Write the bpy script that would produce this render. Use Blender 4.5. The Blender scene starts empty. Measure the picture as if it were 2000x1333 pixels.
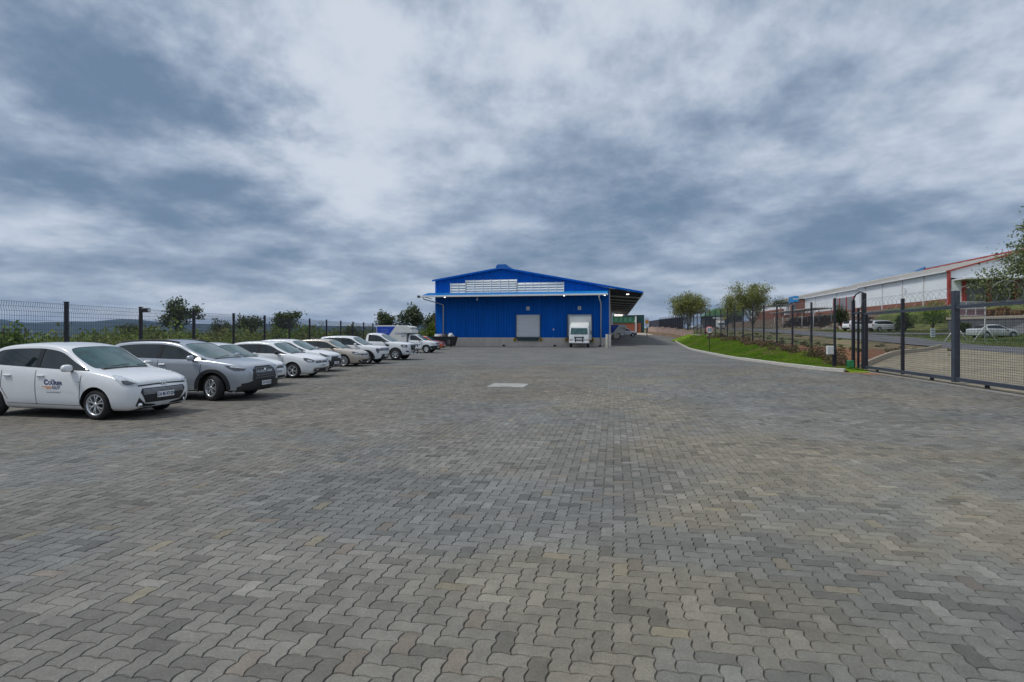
import bpy, bmesh, math, random
import numpy as np
from mathutils import Vector, Matrix
from mathutils.bvhtree import BVHTree

R = math.radians
rnd = random.Random(7)
S = bpy.context.scene
C = S.collection

# ------------------------------------------------------------------ camera
F, HOR, CX, EYE = 1080.0, 650.0, 1000.0, 1.8      # calibration of the photograph (pixels, metres)
cam = bpy.data.cameras.new('camera'); camo = bpy.data.objects.new('camera', cam); C.objects.link(camo)
cam.sensor_width = 36; cam.lens = 36*F/2000; cam.shift_y = -(666.5-HOR)/2000
cam.clip_start = 0.1; cam.clip_end = 30000
camo.location = (0, 0, EYE); camo.rotation_euler = (R(90), 0, 0)
S.camera = camo

# ------------------------------------------------------------------ sky, sun, exposure
SUN_EL, SUN_AZ = R(58), R(-105)     # sun stands left and a little behind the camera
W = bpy.data.worlds.new('World'); S.world = W; W.use_nodes = True
nt = W.node_tree; nt.nodes.clear()
def wn(t, **k):
    n = nt.nodes.new(t)
    for a, v in k.items(): setattr(n, a, v)
    return n
def wlink(v, sock):
    if isinstance(v, (int, float)): sock.default_value = v
    elif isinstance(v, tuple): sock.default_value = v
    else: nt.links.new(v, sock)
def wm(op, a, b=0.0, c=0.0):
    n = wn('ShaderNodeMath', operation=op)
    wlink(a, n.inputs[0]); wlink(b, n.inputs[1]); wlink(c, n.inputs[2]); return n.outputs[0]
def wmix(f, a, b):
    n = wn('ShaderNodeMix', data_type='RGBA'); wlink(f, n.inputs[0]); wlink(a, n.inputs[6]); wlink(b, n.inputs[7]); return n.outputs[2]
def wstep(v, a, b):
    n = wn('ShaderNodeMapRange', interpolation_type='SMOOTHSTEP'); wlink(v, n.inputs[0])
    n.inputs[1].default_value = a; n.inputs[2].default_value = b; return n.outputs[0]
tc = wn('ShaderNodeTexCoord'); sep = wn('ShaderNodeSeparateXYZ'); nt.links.new(tc.outputs['Generated'], sep.inputs[0])
dx, dy, dz = sep.outputs
hl = wm('SQRT', wm('ADD', wm('MULTIPLY', dx, dx), wm('MULTIPLY_ADD', dy, dy, 1e-6)))
zz = wm('LOGARITHM', wm('ADD', wm('MAXIMUM', dz, 0.0), 0.15), math.e)
def wcoord(dz_, k=2.6, m_=2.3):
    c = wn('ShaderNodeCombineXYZ'); wlink(wm('MULTIPLY', wm('DIVIDE', dx, hl), k), c.inputs[0]); wlink(wm('MULTIPLY', wm('DIVIDE', dy, hl), k), c.inputs[1])
    wlink(wm('MULTIPLY_ADD', zz, m_, dz_), c.inputs[2]); return c.outputs[0]
def wnoise(vec, scale, detail, rough):
    n = wn('ShaderNodeTexNoise'); n.inputs['Scale'].default_value = scale; n.inputs['Detail'].default_value = detail
    n.inputs['Roughness'].default_value = rough; nt.links.new(vec, n.inputs['Vector']); return n
n1 = wnoise(wcoord(5.3), 1.9, 7, .60); n2 = wnoise(wcoord(5.3+.15), 1.9, 5, .60); n3 = wnoise(wcoord(9.7), .7, 2, .5)
sc1 = wn('ShaderNodeSeparateColor'); nt.links.new(n1.outputs['Color'], sc1.inputs[0])
az = wm('ARCTAN2', dx, dy); el = wm('ARCSINE', dz)
az = wm('ADD', az, wm('MULTIPLY', wm('SUBTRACT', sc1.outputs[0], .5), .3))
el = wm('ADD', el, wm('MULTIPLY', wm('SUBTRACT', sc1.outputs[1], .5), .16))
def blob(px, py, hw, hh, amp):
    a0 = math.atan2(px-CX, F); e0 = math.atan2(HOR-py, math.hypot(px-CX, F))
    sa = hw/F*math.cos(a0)**2; se = hh/F*math.cos(a0)
    q1 = wm('MULTIPLY_ADD', az, 1/sa, -a0/sa); q2 = wm('MULTIPLY_ADD', el, 1/se, -e0/se)
    r2 = wm('MULTIPLY_ADD', q1, q1, wm('MULTIPLY', q2, q2))
    return wm('MULTIPLY', wm('EXPONENT', wm('MULTIPLY', r2, -1.0)), amp)
BL = [(250, 120, 330, 105, 1.0), (60, 160, 260, 110, .55), (440, 235, 150, 50, .75), (350, 378, 230, 48, .95), (90, 350, 120, 60, .5),
      (1280, 375, 180, 60, .75), (1150, 430, 220, 50, .55), (1720, 450, 270, 55, .75), (1380, 250, 230, 60, .5), (1050, 505, 260, 40, .55),
      (400, 530, 300, 26, .45), (1500, 540, 300, 40, .45), (1000, 25, 170, 40, .4), (1900, 110, 250, 60, .35),
      (700, 160, 130, 170, -.5), (960, 110, 130, 70, -.3), (660, 330, 150, 70, -.45)]
acc = None
for b in BL:
    v = blob(*b); acc = v if acc is None else wm('ADD', acc, v)
rel = wm('SUBTRACT', n2.outputs['Fac'], n1.outputs['Fac'])          # denser cloud above: we look at a shaded base
fb = wm('MULTIPLY_ADD', wm('SUBTRACT', n1.outputs['Fac'], .5), 1.9, wm('MULTIPLY', rel, 2.3))
den = wm('ADD', wm('MULTIPLY', acc, .62), wm('MULTIPLY_ADD', wm('SUBTRACT', n3.outputs['Fac'], .5), .5, fb))
den = wm('ADD', den, wm('MULTIPLY', wstep(dz, .36, .06), .14))
d1 = wn('ShaderNodeMapRange'); wlink(den, d1.inputs[0]); d1.inputs[1].default_value = -.40; d1.inputs[2].default_value = .86; d1 = d1.outputs[0]
ramp = wn('ShaderNodeValToRGB'); nt.links.new(d1, ramp.inputs[0]); ramp.color_ramp.interpolation = 'B_SPLINE'
e = ramp.color_ramp.elements; e[0].position = 0.0; e[0].color = (.56, .60, .67, 1); e[1].position = 1.0; e[1].color = (.12, .185, .275, 1)
for q, cc_ in ((.22, (.475, .53, .615, 1)), (.42, (.345, .405, .50, 1)), (.62, (.235, .30, .395, 1)), (.82, (.155, .215, .305, 1))):
    m = e.new(q); m.color = cc_
vs_ = wn('ShaderNodeVectorMath', operation='SCALE'); nt.links.new(ramp.outputs[0], vs_.inputs[0]); vs_.inputs['Scale'].default_value = 8.3
cl = vs_.outputs[0]
hz = wstep(dz, .11, -.01)                                  # air towards the horizon: bluish grey
cl = wmix(wm('MULTIPLY', hz, .25), cl, (1.7, 2.35, 3.1, 1))
sky = wn('ShaderNodeTexSky', sky_type='NISHITA', sun_disc=False, sun_elevation=SUN_EL, sun_rotation=SUN_AZ)
cl = wmix(.94, sky.outputs[0], cl)
bg = wn('ShaderNodeBackground'); nt.links.new(cl, bg.inputs[0]); bg.inputs[1].default_value = .1
wo = wn('ShaderNodeOutputWorld'); nt.links.new(bg.outputs[0], wo.inputs[0])
W.cycles.sampling_method = 'MANUAL'; W.cycles.sample_map_resolution = 512

sl = bpy.data.lights.new('sun', 'SUN'); so = bpy.data.objects.new('sun', sl); C.objects.link(so)
sl.energy = 1.5; sl.angle = R(12); sl.color = (1, .96, .9)
sd = Vector((math.sin(SUN_AZ)*math.cos(SUN_EL), math.cos(SUN_AZ)*math.cos(SUN_EL), math.sin(SUN_EL)))
so.rotation_euler = (-sd).to_track_quat('-Z', 'Y').to_euler(); so.location = sd*100
S.view_settings.view_transform = 'Standard'; S.view_settings.look = 'None'
S.view_settings.exposure = 0.5; S.view_settings.gamma = 1; S.view_settings.use_curve_mapping = False
HAZE = .000045; S.cycles.volume_bounces = 0; S.cycles.use_adaptive_sampling = True; S.cycles.adaptive_threshold = .012
S.cycles.max_bounces = 5; S.cycles.diffuse_bounces = 2; S.cycles.glossy_bounces = 3; S.cycles.transparent_max_bounces = 8
S.cycles.use_denoising = True; S.cycles.caustics_reflective = False; S.cycles.caustics_refractive = False

# ------------------------------------------------------------------ materials
MATS = {}
def pm(name, col, rough=.6, metal=0, var=.12, scale=4, bump=0, bscale=40, coat=0, spec=.5, col2=None, emit=0, stretch=None, speck=0, spscale=200):
    if name in MATS: return MATS[name]
    m = bpy.data.materials.new(name); m.use_nodes = True; t = m.node_tree; p = t.nodes['Principled BSDF']
    L = t.links.new; N = t.nodes.new
    p.inputs['Roughness'].default_value = rough; p.inputs['Metallic'].default_value = metal
    p.inputs['Coat Weight'].default_value = coat; p.inputs['Coat Roughness'].default_value = .06
    p.inputs['Specular IOR Level'].default_value = spec
    c = N('ShaderNodeTexCoord'); src = c.outputs['Object']
    if stretch:
        mp = N('ShaderNodeMapping'); mp.inputs[3].default_value = stretch; L(src, mp.inputs[0]); src = mp.outputs[0]
    n = N('ShaderNodeTexNoise'); n.inputs['Scale'].default_value = scale; n.inputs['Detail'].default_value = 6; n.inputs['Roughness'].default_value = .65
    L(src, n.inputs['Vector'])
    a = [max(0, x*(1-var)) for x in col]; b = [min(1, x*(1+var)) for x in (col2 or col)]
    rp = N('ShaderNodeValToRGB'); rp.color_ramp.elements[0].position = .3; rp.color_ramp.elements[1].position = .7
    rp.color_ramp.elements[0].color = (*a, 1); rp.color_ramp.elements[1].color = (*b, 1); L(n.outputs['Fac'], rp.inputs[0])
    out = rp.outputs[0]
    if speck:
        n4 = N('ShaderNodeTexNoise'); n4.inputs['Scale'].default_value = spscale; n4.inputs['Detail'].default_value = 2; L(c.outputs['Object'], n4.inputs['Vector'])
        r4 = N('ShaderNodeMapRange'); r4.inputs[1].default_value = .3; r4.inputs[2].default_value = .7; r4.inputs[3].default_value = 1-speck; r4.inputs[4].default_value = 1+speck; L(n4.outputs[0], r4.inputs[0])
        mx = N('ShaderNodeMix'); mx.data_type = 'RGBA'; mx.blend_type = 'MULTIPLY'; mx.inputs[0].default_value = 1; L(out, mx.inputs[6]); L(r4.outputs[0], mx.inputs[7]); out = mx.outputs[2]
    L(out, p.inputs['Base Color'])
    if bump:
        n2 = N('ShaderNodeTexNoise'); n2.inputs['Scale'].default_value = bscale; n2.inputs['Detail'].default_value = 4; L(src, n2.inputs['Vector'])
        bp = N('ShaderNodeBump'); bp.inputs['Strength'].default_value = bump; bp.inputs['Distance'].default_value = .02
        L(n2.outputs['Fac'], bp.inputs['Height']); L(bp.outputs[0], p.inputs['Normal'])
    if emit:
        p.inputs['Emission Color'].default_value = (*col, 1); p.inputs['Emission Strength'].default_value = emit
    MATS[name] = m; return m

# ------------------------------------------------------------------ mesh helpers
def T(name, label, cat, loc=(0, 0, 0), rz=0, group=None):
    o = bpy.data.objects.new(name, None); C.objects.link(o); o.location = loc; o.rotation_euler = (0, 0, rz)
    o.empty_display_size = .2
    o['label'] = label; o['category'] = cat
    if group: o['group'] = group
    return o
def tag(o, label=None, cat=None, group=None, kind=None):
    if label: o['label'] = label
    if cat: o['category'] = cat
    if group: o['group'] = group
    if kind: o['kind'] = kind
    return o
def link(name, me, parent=None, loc=None, rz=None):
    o = bpy.data.objects.new(name, me); C.objects.link(o)
    if parent is not None: o.parent = parent
    if loc is not None: o.location = loc
    if rz is not None: o.rotation_euler = (0, 0, rz)
    return o
def copy_tree(o, parent=None):
    c = o.copy(); C.objects.link(c)
    if parent is not None: c.parent = parent
    for ch in list(o.children): copy_tree(ch, c)
    return c
class MB:
    def __init__(s): s.v = []; s.f = []; s.m = []; s.sm = []
    def add(s, vs, fs, mi=0, smooth=False):
        o = len(s.v); s.v += [tuple(p) for p in vs]
        for f in fs: s.f.append([o+i for i in f]); s.m.append(mi); s.sm.append(smooth)
        return s
    def box(s, c, d, mi=0, rz=0, bev=0):
        x, y, z = d[0]/2, d[1]/2, d[2]/2; ca, sa = math.cos(rz), math.sin(rz)
        if bev and bev < min(x, y, z):
            b = bev; vs = []; idx = {}
            for sx in (-1, 1):
                for sy in (-1, 1):
                    for sz in (-1, 1):
                        for k in range(3):
                            p = [sx*(x-b), sy*(y-b), sz*(z-b)]; p[k] = (sx*x, sy*y, sz*z)[k]
                            idx[sx, sy, sz, k] = len(vs); vs.append(p)
            I = idx; fs = []
            for sg in (-1, 1):
                fs.append([I[sg, -1, -1, 0], I[sg, 1, -1, 0], I[sg, 1, 1, 0], I[sg, -1, 1, 0]])
                fs.append([I[-1, sg, -1, 1], I[1, sg, -1, 1], I[1, sg, 1, 1], I[-1, sg, 1, 1]])
                fs.append([I[-1, -1, sg, 2], I[1, -1, sg, 2], I[1, 1, sg, 2], I[-1, 1, sg, 2]])
            for a in (-1, 1):
                for b2 in (-1, 1):
                    fs.append([I[a, b2, -1, 0], I[a, b2, 1, 0], I[a, b2, 1, 1], I[a, b2, -1, 1]])
                    fs.append([I[a, -1, b2, 0], I[a, 1, b2, 0], I[a, 1, b2, 2], I[a, -1, b2, 2]])
                    fs.append([I[-1, a, b2, 1], I[1, a, b2, 1], I[1, a, b2, 2], I[-1, a, b2, 2]])
            for sx in (-1, 1):
                for sy in (-1, 1):
                    for sz in (-1, 1): fs.append([I[sx, sy, sz, 0], I[sx, sy, sz, 1], I[sx, sy, sz, 2]])
        else:
            vs = [(-x, -y, -z), (x, -y, -z), (x, y, -z), (-x, y, -z), (-x, -y, z), (x, -y, z), (x, y, z), (-x, y, z)]
            fs = [(3, 2, 1, 0), (4, 5, 6, 7), (0, 1, 5, 4), (1, 2, 6, 5), (2, 3, 7, 6), (3, 0, 4, 7)]
        vs = [(c[0]+p[0]*ca-p[1]*sa, c[1]+p[0]*sa+p[1]*ca, c[2]+p[2]) for p in vs]
        return s.add(vs, fs, mi)
    def tube(s, pts, r, n=6, mi=0, cap=True, closed=False):
        pts = [Vector(p) for p in pts]; k = len(pts); rr = r if isinstance(r, (list, tuple)) else [r]*k
        o = len(s.v); up = None
        for i, p in enumerate(pts):
            a = pts[i-1] if (i > 0 or closed) else p; b = pts[(i+1) % k] if (i < k-1 or closed) else p
            d = (b-a).normalized() if (b-a).length > 1e-9 else Vector((0, 0, 1))
            if up is None: up = Vector((0, 0, 1)) if abs(d.z) < .9 else Vector((1, 0, 0))
            sx = d.cross(up)
            if sx.length < 1e-4: sx = d.cross(Vector((1, .3, 0)))
            sx.normalize(); sy = sx.cross(d).normalized(); up = sy
            for j in range(n):
                t = 2*math.pi*(j+.5)/n; s.v.append(tuple(p+(sx*math.cos(t)+sy*math.sin(t))*rr[i]))
        for i in range(k if closed else k-1):
            i2 = (i+1) % k
            for j in range(n):
                j2 = (j+1) % n
                s.f.append([o+i*n+j, o+i*n+j2, o+i2*n+j2, o+i2*n+j]); s.m.append(mi); s.sm.append(n > 5)
        if cap and not closed:
            s.f.append([o+j for j in range(n)][::-1]); s.f.append([o+(k-1)*n+j for j in range(n)]); s.m += [mi, mi]; s.sm += [False, False]
        return s
    def prism(s, poly, z0, z1, mi=0):               # polygon in xy, extruded in z
        n = len(poly); vs = [(x, y, z0) for x, y in poly]+[(x, y, z1) for x, y in poly]
        fs = [list(range(n))[::-1], list(range(n, 2*n))]+[[i, (i+1) % n, n+(i+1) % n, n+i] for i in range(n)]
        return s.add(vs, fs, mi)
    def prism_y(s, poly, y0, y1, mi=0):             # polygon in xz, extruded in y
        n = len(poly); vs = [(x, y0, z) for x, z in poly]+[(x, y1, z) for x, z in poly]
        fs = [list(range(n)), list(range(n, 2*n))[::-1]]+[[(i+1) % n, i, n+i, n+(i+1) % n] for i in range(n)]
        return s.add(vs, fs, mi)
    def lathe(s, prof, n=24, mi=0, axis='y', smooth=True, c=(0, 0, 0)):   # prof: (axial, radius)
        o = len(s.v); k = len(prof)
        for a, r in prof:
            for j in range(n):
                t = 2*math.pi*j/n; u, v = r*math.cos(t), r*math.sin(t)
                p = (u, a, v) if axis == 'y' else ((a, u, v) if axis == 'x' else (u, v, a))
                s.v.append((p[0]+c[0], p[1]+c[1], p[2]+c[2]))
        for i in range(k-1):
            for j in range(n):
                s.f.append([o+i*n+j, o+i*n+(j+1) % n, o+(i+1)*n+(j+1) % n, o+(i+1)*n+j]); s.m.append(mi); s.sm.append(smooth)
        return s
    def mesh(s, name, mats):
        me = bpy.data.meshes.new(name); me.from_pydata(s.v, [], s.f)
        for m in (mats if isinstance(mats, (list, tuple)) else [mats]): me.materials.append(m)
        me.polygons.foreach_set('material_index', s.m); me.polygons.foreach_set('use_smooth', s.sm)
        bm = bmesh.new(); bm.from_mesh(me); bmesh.ops.recalc_face_normals(bm, faces=bm.faces); bm.to_mesh(me); bm.free()
        me.update(); return me
    def build(s, name, mats, parent=None, loc=None, rz=None): return link(name, s.mesh(name, mats), parent, loc, rz)
def quads_mesh(name, V, Q, mat, col=None):
    """fast mesh of V (n,3) and Q (m,k) index arrays; col (m,3) per-face colour"""
    me = bpy.data.meshes.new(name); V = np.asarray(V, np.float32); Q = np.asarray(Q, np.int32); k = Q.shape[1]
    me.vertices.add(len(V)); me.vertices.foreach_set('co', V.ravel())
    me.loops.add(Q.size); me.loops.foreach_set('vertex_index', Q.ravel())
    me.polygons.add(len(Q)); me.polygons.foreach_set('loop_start', np.arange(len(Q), dtype=np.int32)*k)
    me.polygons.foreach_set('loop_total', np.full(len(Q), k, np.int32))
    if mat is not None: me.materials.append(mat)
    if col is not None:
        a = me.attributes.new('tone', 'FLOAT_COLOR', 'FACE')
        a.data.foreach_set('color', np.concatenate([col, np.ones((len(Q), 1))], 1).astype(np.float32).ravel())
    me.update(calc_edges=True); return me
def text_mesh(body, size, extrude=.0, bold=.0, align='CENTER'):
    cu = bpy.data.curves.new('text', 'FONT'); cu.body = body; cu.size = size; cu.extrude = extrude; cu.offset = bold
    cu.align_x = align; cu.align_y = 'CENTER'; cu.resolution_u = 3
    o = bpy.data.objects.new('text', cu); C.objects.link(o); dg = bpy.context.evaluated_depsgraph_get()
    me = bpy.data.meshes.new_from_object(o.evaluated_get(dg)); bpy.data.objects.remove(o); bpy.data.curves.remove(cu); return me
def inset(P, g):
    nx = np.roll(P, -1, 0)-np.roll(P, 1, 0); n = np.stack([-nx[:, 1], nx[:, 0]], 1); n /= np.linalg.norm(n, axis=1)[:, None]
    return P+n*g
def lerp(a, b, t): return a+(b-a)*t
def pl(tab, x):
    if x <= tab[0][0]: return tab[0][1]
    for (x0, y0), (x1, y1) in zip(tab, tab[1:]):
        if x <= x1: return y0+(y1-y0)*(x-x0)/(x1-x0)
    return tab[-1][1]
def gp(px, py, h=0.0):
    """ground point of height h seen at a pixel of the photograph"""
    s = (py-HOR)/(EYE-h); y = F/s; return ((px-CX)/s, y)

# ------------------------------------------------------------------ layout of the place
TH = math.atan(200/F)                       # yard, warehouse and right fence run 10.5 degrees off the view axis
TU = (math.cos(TH), -math.sin(TH)); TV = (math.sin(TH), math.cos(TH))
def uv2xy(u, v): return (u*TU[0]+v*TV[0], u*TU[1]+v*TV[1])
def xy2uv(x, y): return (x*TU[0]+y*TU[1], x*TV[0]+y*TV[1])
K = 200/F
FU = 11.6                                   # right fence: x = FU + K*y
def smooth(a, b, x):
    t = min(1, max(0, (x-a)/(b-a))); return t*t*(3-2*t)
HF = [(20, 0), (27, .03), (32, .5), (36, .67), (40, .78), (46, .92), (50, 1.05), (57, 1.2), (70, 1.4), (100, 2.0), (142, 2.6), (220, 3.4), (400, 4)]
HG = [(0, 0), (20, .05), (30, .2), (45, .5), (61, .95), (83, 1.5), (113, 2.2), (142, 2.6), (220, 3.4), (400, 4)]
def h_yard(x, y):
    u, v = xy2uv(x, y)
    return 0.0 if v < 62 else pl([(62, 0), (90, .6), (108, 1.0), (130, 1.1), (200, 1.25)], v)*smooth(-3, .5, u)
def h_right(x, y):
    u = x-K*y; f = pl(HF, y); g = pl(HG, y)
    if u < 27: return lerp(f, g, smooth(FU, 24, u)) if u > FU else f
    h = g+.03*(min(u, 46)-27)
    u0 = lerp(49.0, 45.2, smooth(76, 92, y)); bank = smooth(u0, u0+4.6, u)*smooth(38, 60, y)
    return lerp(h, 6.1, bank)+(0.0 if u < 60 else min(6, .02*(u-60)))
def h_left(x, y):
    d = max(0, -14.6-x)
    h = -.25*smooth(0, 2, d)-2.2*smooth(14, 60, d)-22*smooth(60, 600, d)-25*smooth(600, 2500, d)
    return h
def h_ground(x, y):
    u = x-K*y
    if x < -14.2: h = h_left(x, y)
    elif u > FU-.2: h = h_right(x, y)
    else: h = h_yard(x, y)-.12
    far = smooth(240, 900, y)
    return lerp(h, -25, far) if y > 240 else h

# ================================================================== ground sheet
def vcol_mat(name, rough=.9, nscale=1.2, namt=.35, bump=.3, bscale=25, attr='tone', fine=30):
    m = bpy.data.materials.new(name); m.use_nodes = True; t = m.node_tree; p = t.nodes['Principled BSDF']; L = t.links.new; N = t.nodes.new
    p.inputs['Roughness'].default_value = rough; p.inputs['Specular IOR Level'].default_value = .25
    a = N('ShaderNodeAttribute'); a.attribute_name = attr; g = N('ShaderNodeNewGeometry')
    out = a.outputs['Color']
    for sc, am in ((nscale, namt), (fine, namt*.7)):
        n = N('ShaderNodeTexNoise'); n.inputs['Scale'].default_value = sc; n.inputs['Detail'].default_value = 6; n.inputs['Roughness'].default_value = .7
        L(g.outputs['Position'], n.inputs['Vector'])
        r = N('ShaderNodeMapRange'); r.inputs[1].default_value = .3; r.inputs[2].default_value = .7; r.inputs[3].default_value = 1-am; r.inputs[4].default_value = 1+am; L(n.outputs[0], r.inputs[0])
        x = N('ShaderNodeMix'); x.data_type = 'RGBA'; x.blend_type = 'MULTIPLY'; x.inputs[0].default_value = 1; L(out, x.inputs[6]); L(r.outputs[0], x.inputs[7]); out = x.outputs[2]
    L(out, p.inputs['Base Color'])
    n2 = N('ShaderNodeTexNoise'); n2.inputs['Scale'].default_value = bscale; n2.inputs['Detail'].default_value = 5; L(g.outputs['Position'], n2.inputs['Vector'])
    b = N('ShaderNodeBump'); b.inputs['Strength'].default_value = bump; b.inputs['Distance'].default_value = .03; L(n2.outputs[0], b.inputs['Height']); L(b.outputs[0], p.inputs['Normal'])
    return m
_ng = np.random.RandomState(3).rand(256, 256)
def vnoise(x, y):
    xi, yi = math.floor(x), math.floor(y); fx, fy = x-xi, y-yi; fx = fx*fx*(3-2*fx); fy = fy*fy*(3-2*fy)
    a = _ng[xi % 256, yi % 256]; b = _ng[(xi+1) % 256, yi % 256]; c = _ng[xi % 256, (yi+1) % 256]; d = _ng[(xi+1) % 256, (yi+1) % 256]
    return (a*(1-fx)+b*fx)*(1-fy)+(c*(1-fx)+d*fx)*fy
def fbm(x, y): return .55*vnoise(x, y)+.28*vnoise(x*2.1+5, y*2.1)+.17*vnoise(x*4.3, y*4.3+9)
def mixc(a, b, t): return tuple(lerp(p, q, t) for p, q in zip(a, b))
GREEN, DRY, SOIL, REDSOIL, LUSH, MOUND = (.075, .105, .03), (.20, .155, .085), (.16, .105, .07), (.21, .095, .045), (.085, .13, .03), (.13, .092, .07)
def ground_col(x, y):
    u = x-K*y; n = fbm(x*.22, y*.22); n2 = fbm(x*.07+30, y*.07)
    if x < -14: return mixc((.07, .09, .03), (.12, .11, .05), smooth(.4, .65, n))
    if u < FU: return SOIL
    c = mixc(GREEN, DRY, smooth(.38, .58, n))
    if u < 27:
        c = mixc(c, DRY, .55*smooth(20, 25, u)*smooth(70, 40, y))
        red = smooth(17, 12.5, u)*smooth(52, 34, y)+smooth(46, 38, y)*smooth(.35, .6, n2)
        c = mixc(c, REDSOIL, min(1, red))
    elif u < 45: c = mixc(c, LUSH, smooth(75, 60, y)*.8)
    if u > 34: c = mixc(c, MOUND, smooth(40, 44, u)*smooth(92, 104, y)*.9)
    if u > 44 and y < 100: c = mixc(c, LUSH, .7)
    if y > 240: c = (.06, .09, .035)
    return c
us = sorted(set([-7000, -5000, -3500, -2500, -1700, -1100, -700, -450, -300, -200, -140, -100, -75, -60, -50, -44]+[-40+2*i for i in range(20)]
      + [FU-1.0, FU]+[FU+.8*i for i in range(1, 63)]+[64, 68, 74, 82, 95, 115, 150, 220, 350, 600, 1200, 2500, 4500, 7000]))
ys = [-300, -150, -80, -40, -20, -8, 0]+[2*i for i in range(1, 8)]+[16+1.25*i for i in range(72)]+[108+3*i for i in range(45)]+[250, 280, 330, 400, 520, 700, 950, 1300, 1800, 2500, 3500, 5000, 7000]
V = []; col = []
for y in ys:
    for u in us:
        x = u+K*y; h = h_ground(x, y)
        if u > FU+.5 and y < 235: h += (fbm(x*.5, y*.5)-.5)*.12*(1 if u < 60 else 0)
        V.append((x, y, h)); col.append(ground_col(x, y))
nu = len(us)
Q = [(j*nu+i, j*nu+i+1, (j+1)*nu+i+1, (j+1)*nu+i) for j in range(len(ys)-1) for i in range(nu-1)]
gm = vcol_mat('ground_soil_grass', nscale=.9, namt=.4)
me = quads_mesh('ground', V, Q, gm)
a = me.attributes.new('tone', 'FLOAT_COLOR', 'POINT'); a.data.foreach_set('color', np.concatenate([np.array(col), np.ones((len(col), 1))], 1).astype(np.float32).ravel())
me.polygons.foreach_set('use_smooth', [True]*len(me.polygons))
ground = tag(link('ground', me), kind='structure')

# ================================================================== yard paving
KERB_PX = [(1318, 668), (1328, 677.5), (1349, 684), (1385, 692), (1427, 700.6), (1473, 707), (1532, 715), (1605.5, 723.7), (1647.5, 727)]
KERB = [gp(*p) for p in KERB_PX]; KERB[0] = (23.6, 80.0)
KERB = KERB[::-1]                                             # near to far
def kerb_x(y): return pl([(q[1], q[0]) for q in KERB], y)
def yard_right(y):
    if y <= KERB[0][1]: return FU+K*y-.12
    if y <= 80: return kerb_x(y)
    return lerp(kerb_x(80), FU+K*y-.3, smooth(80, 92, y))
PAV_END = 30.0
pav_far = bpy.data.materials.new('paving_far'); pav_far.use_nodes = True
def paving_nodes(m, bricks, tint=(1, 1, 1)):
    t = m.node_tree; p = t.nodes['Principled BSDF']; L = t.links.new; N = t.nodes.new
    p.inputs['Roughness'].default_value = .82; p.inputs['Specular IOR Level'].default_value = .3
    g = N('ShaderNodeNewGeometry'); mp = N('ShaderNodeMapping'); mp.inputs[2].default_value = (0, 0, TH); L(g.outputs['Position'], mp.inputs[0])
    br = N('ShaderNodeTexBrick'); br.inputs['Scale'].default_value = 1; br.inputs['Brick Width'].default_value = .225; br.inputs['Row Height'].default_value = .1125
    br.inputs['Mortar Size'].default_value = .006; br.inputs['Bias'].default_value = 0
    br.inputs['Color1'].default_value = (.175*tint[0], .17*tint[1], .157*tint[2], 1); br.inputs['Color2'].default_value = (.122*tint[0], .12*tint[1], .114*tint[2], 1); br.inputs['Mortar'].default_value = (.10*tint[0], .095*tint[1], .085*tint[2], 1)
    L(mp.outputs[0], br.inputs['Vector']); out = br.outputs[0]
    for sc, am in ((.35, .22), (3.2, .2), (22, .18)):
        n = N('ShaderNodeTexNoise'); n.inputs['Scale'].default_value = sc; n.inputs['Detail'].default_value = 5; n.inputs['Roughness'].default_value = .65; L(g.outputs['Position'], n.inputs['Vector'])
        rp = N('ShaderNodeValToRGB'); rp.color_ramp.elements[0].position = .32; rp.color_ramp.elements[1].position = .68
        rp.color_ramp.elements[0].color = (1-am, 1-am*.92, 1-am*.8, 1); rp.color_ramp.elements[1].color = (1+am, 1+am, 1+am*.85, 1); L(n.outputs[0], rp.inputs[0])
        x = N('ShaderNodeMix'); x.data_type = 'RGBA'; x.blend_type = 'MULTIPLY'; x.inputs[0].default_value = 1; L(out, x.inputs[6]); L(rp.outputs[0], x.inputs[7]); out = x.outputs[2]
    L(out, p.inputs['Base Color'])
    b = N('ShaderNodeBump'); b.inputs['Strength'].default_value = .4; b.inputs['Distance'].default_value = .01; L(br.outputs['Fac'], b.inputs['Height']); b.invert = True; L(b.outputs[0], p.inputs['Normal'])
paving_nodes(pav_far, True)
sand = pm('joint_sand', (.085, .08, .07), .95, var=.3, scale=30)
yy = [-12, -6, -2, 1, 4, 8, 12, 16, 20, 24, 25.2, 27, 29, PAV_END-.02, PAV_END]+[32+2*i for i in range(40)]+[115, 125, 140, 160, 180, 205]
V = []; Q = []; NC = 30
for j, y in enumerate(yy):
    for i in range(NC+1):
        x = lerp(-13.7, yard_right(y), i/NC); V.append((x, y, (h_yard(x, y) if y >= PAV_END else -.011)))
for j in range(len(yy)-1):
    for i in range(NC): Q.append((j*(NC+1)+i, j*(NC+1)+i+1, (j+1)*(NC+1)+i+1, (j+1)*(NC+1)+i))
me = quads_mesh('paved_yard', V, Q, sand); me.materials.append(pav_far)
me.polygons.foreach_set('material_index', [1 if V[q[0]][1] >= PAV_END-.01 else 0 for q in Q])
yard = tag(link('paved_yard', me), kind='structure')

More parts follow.
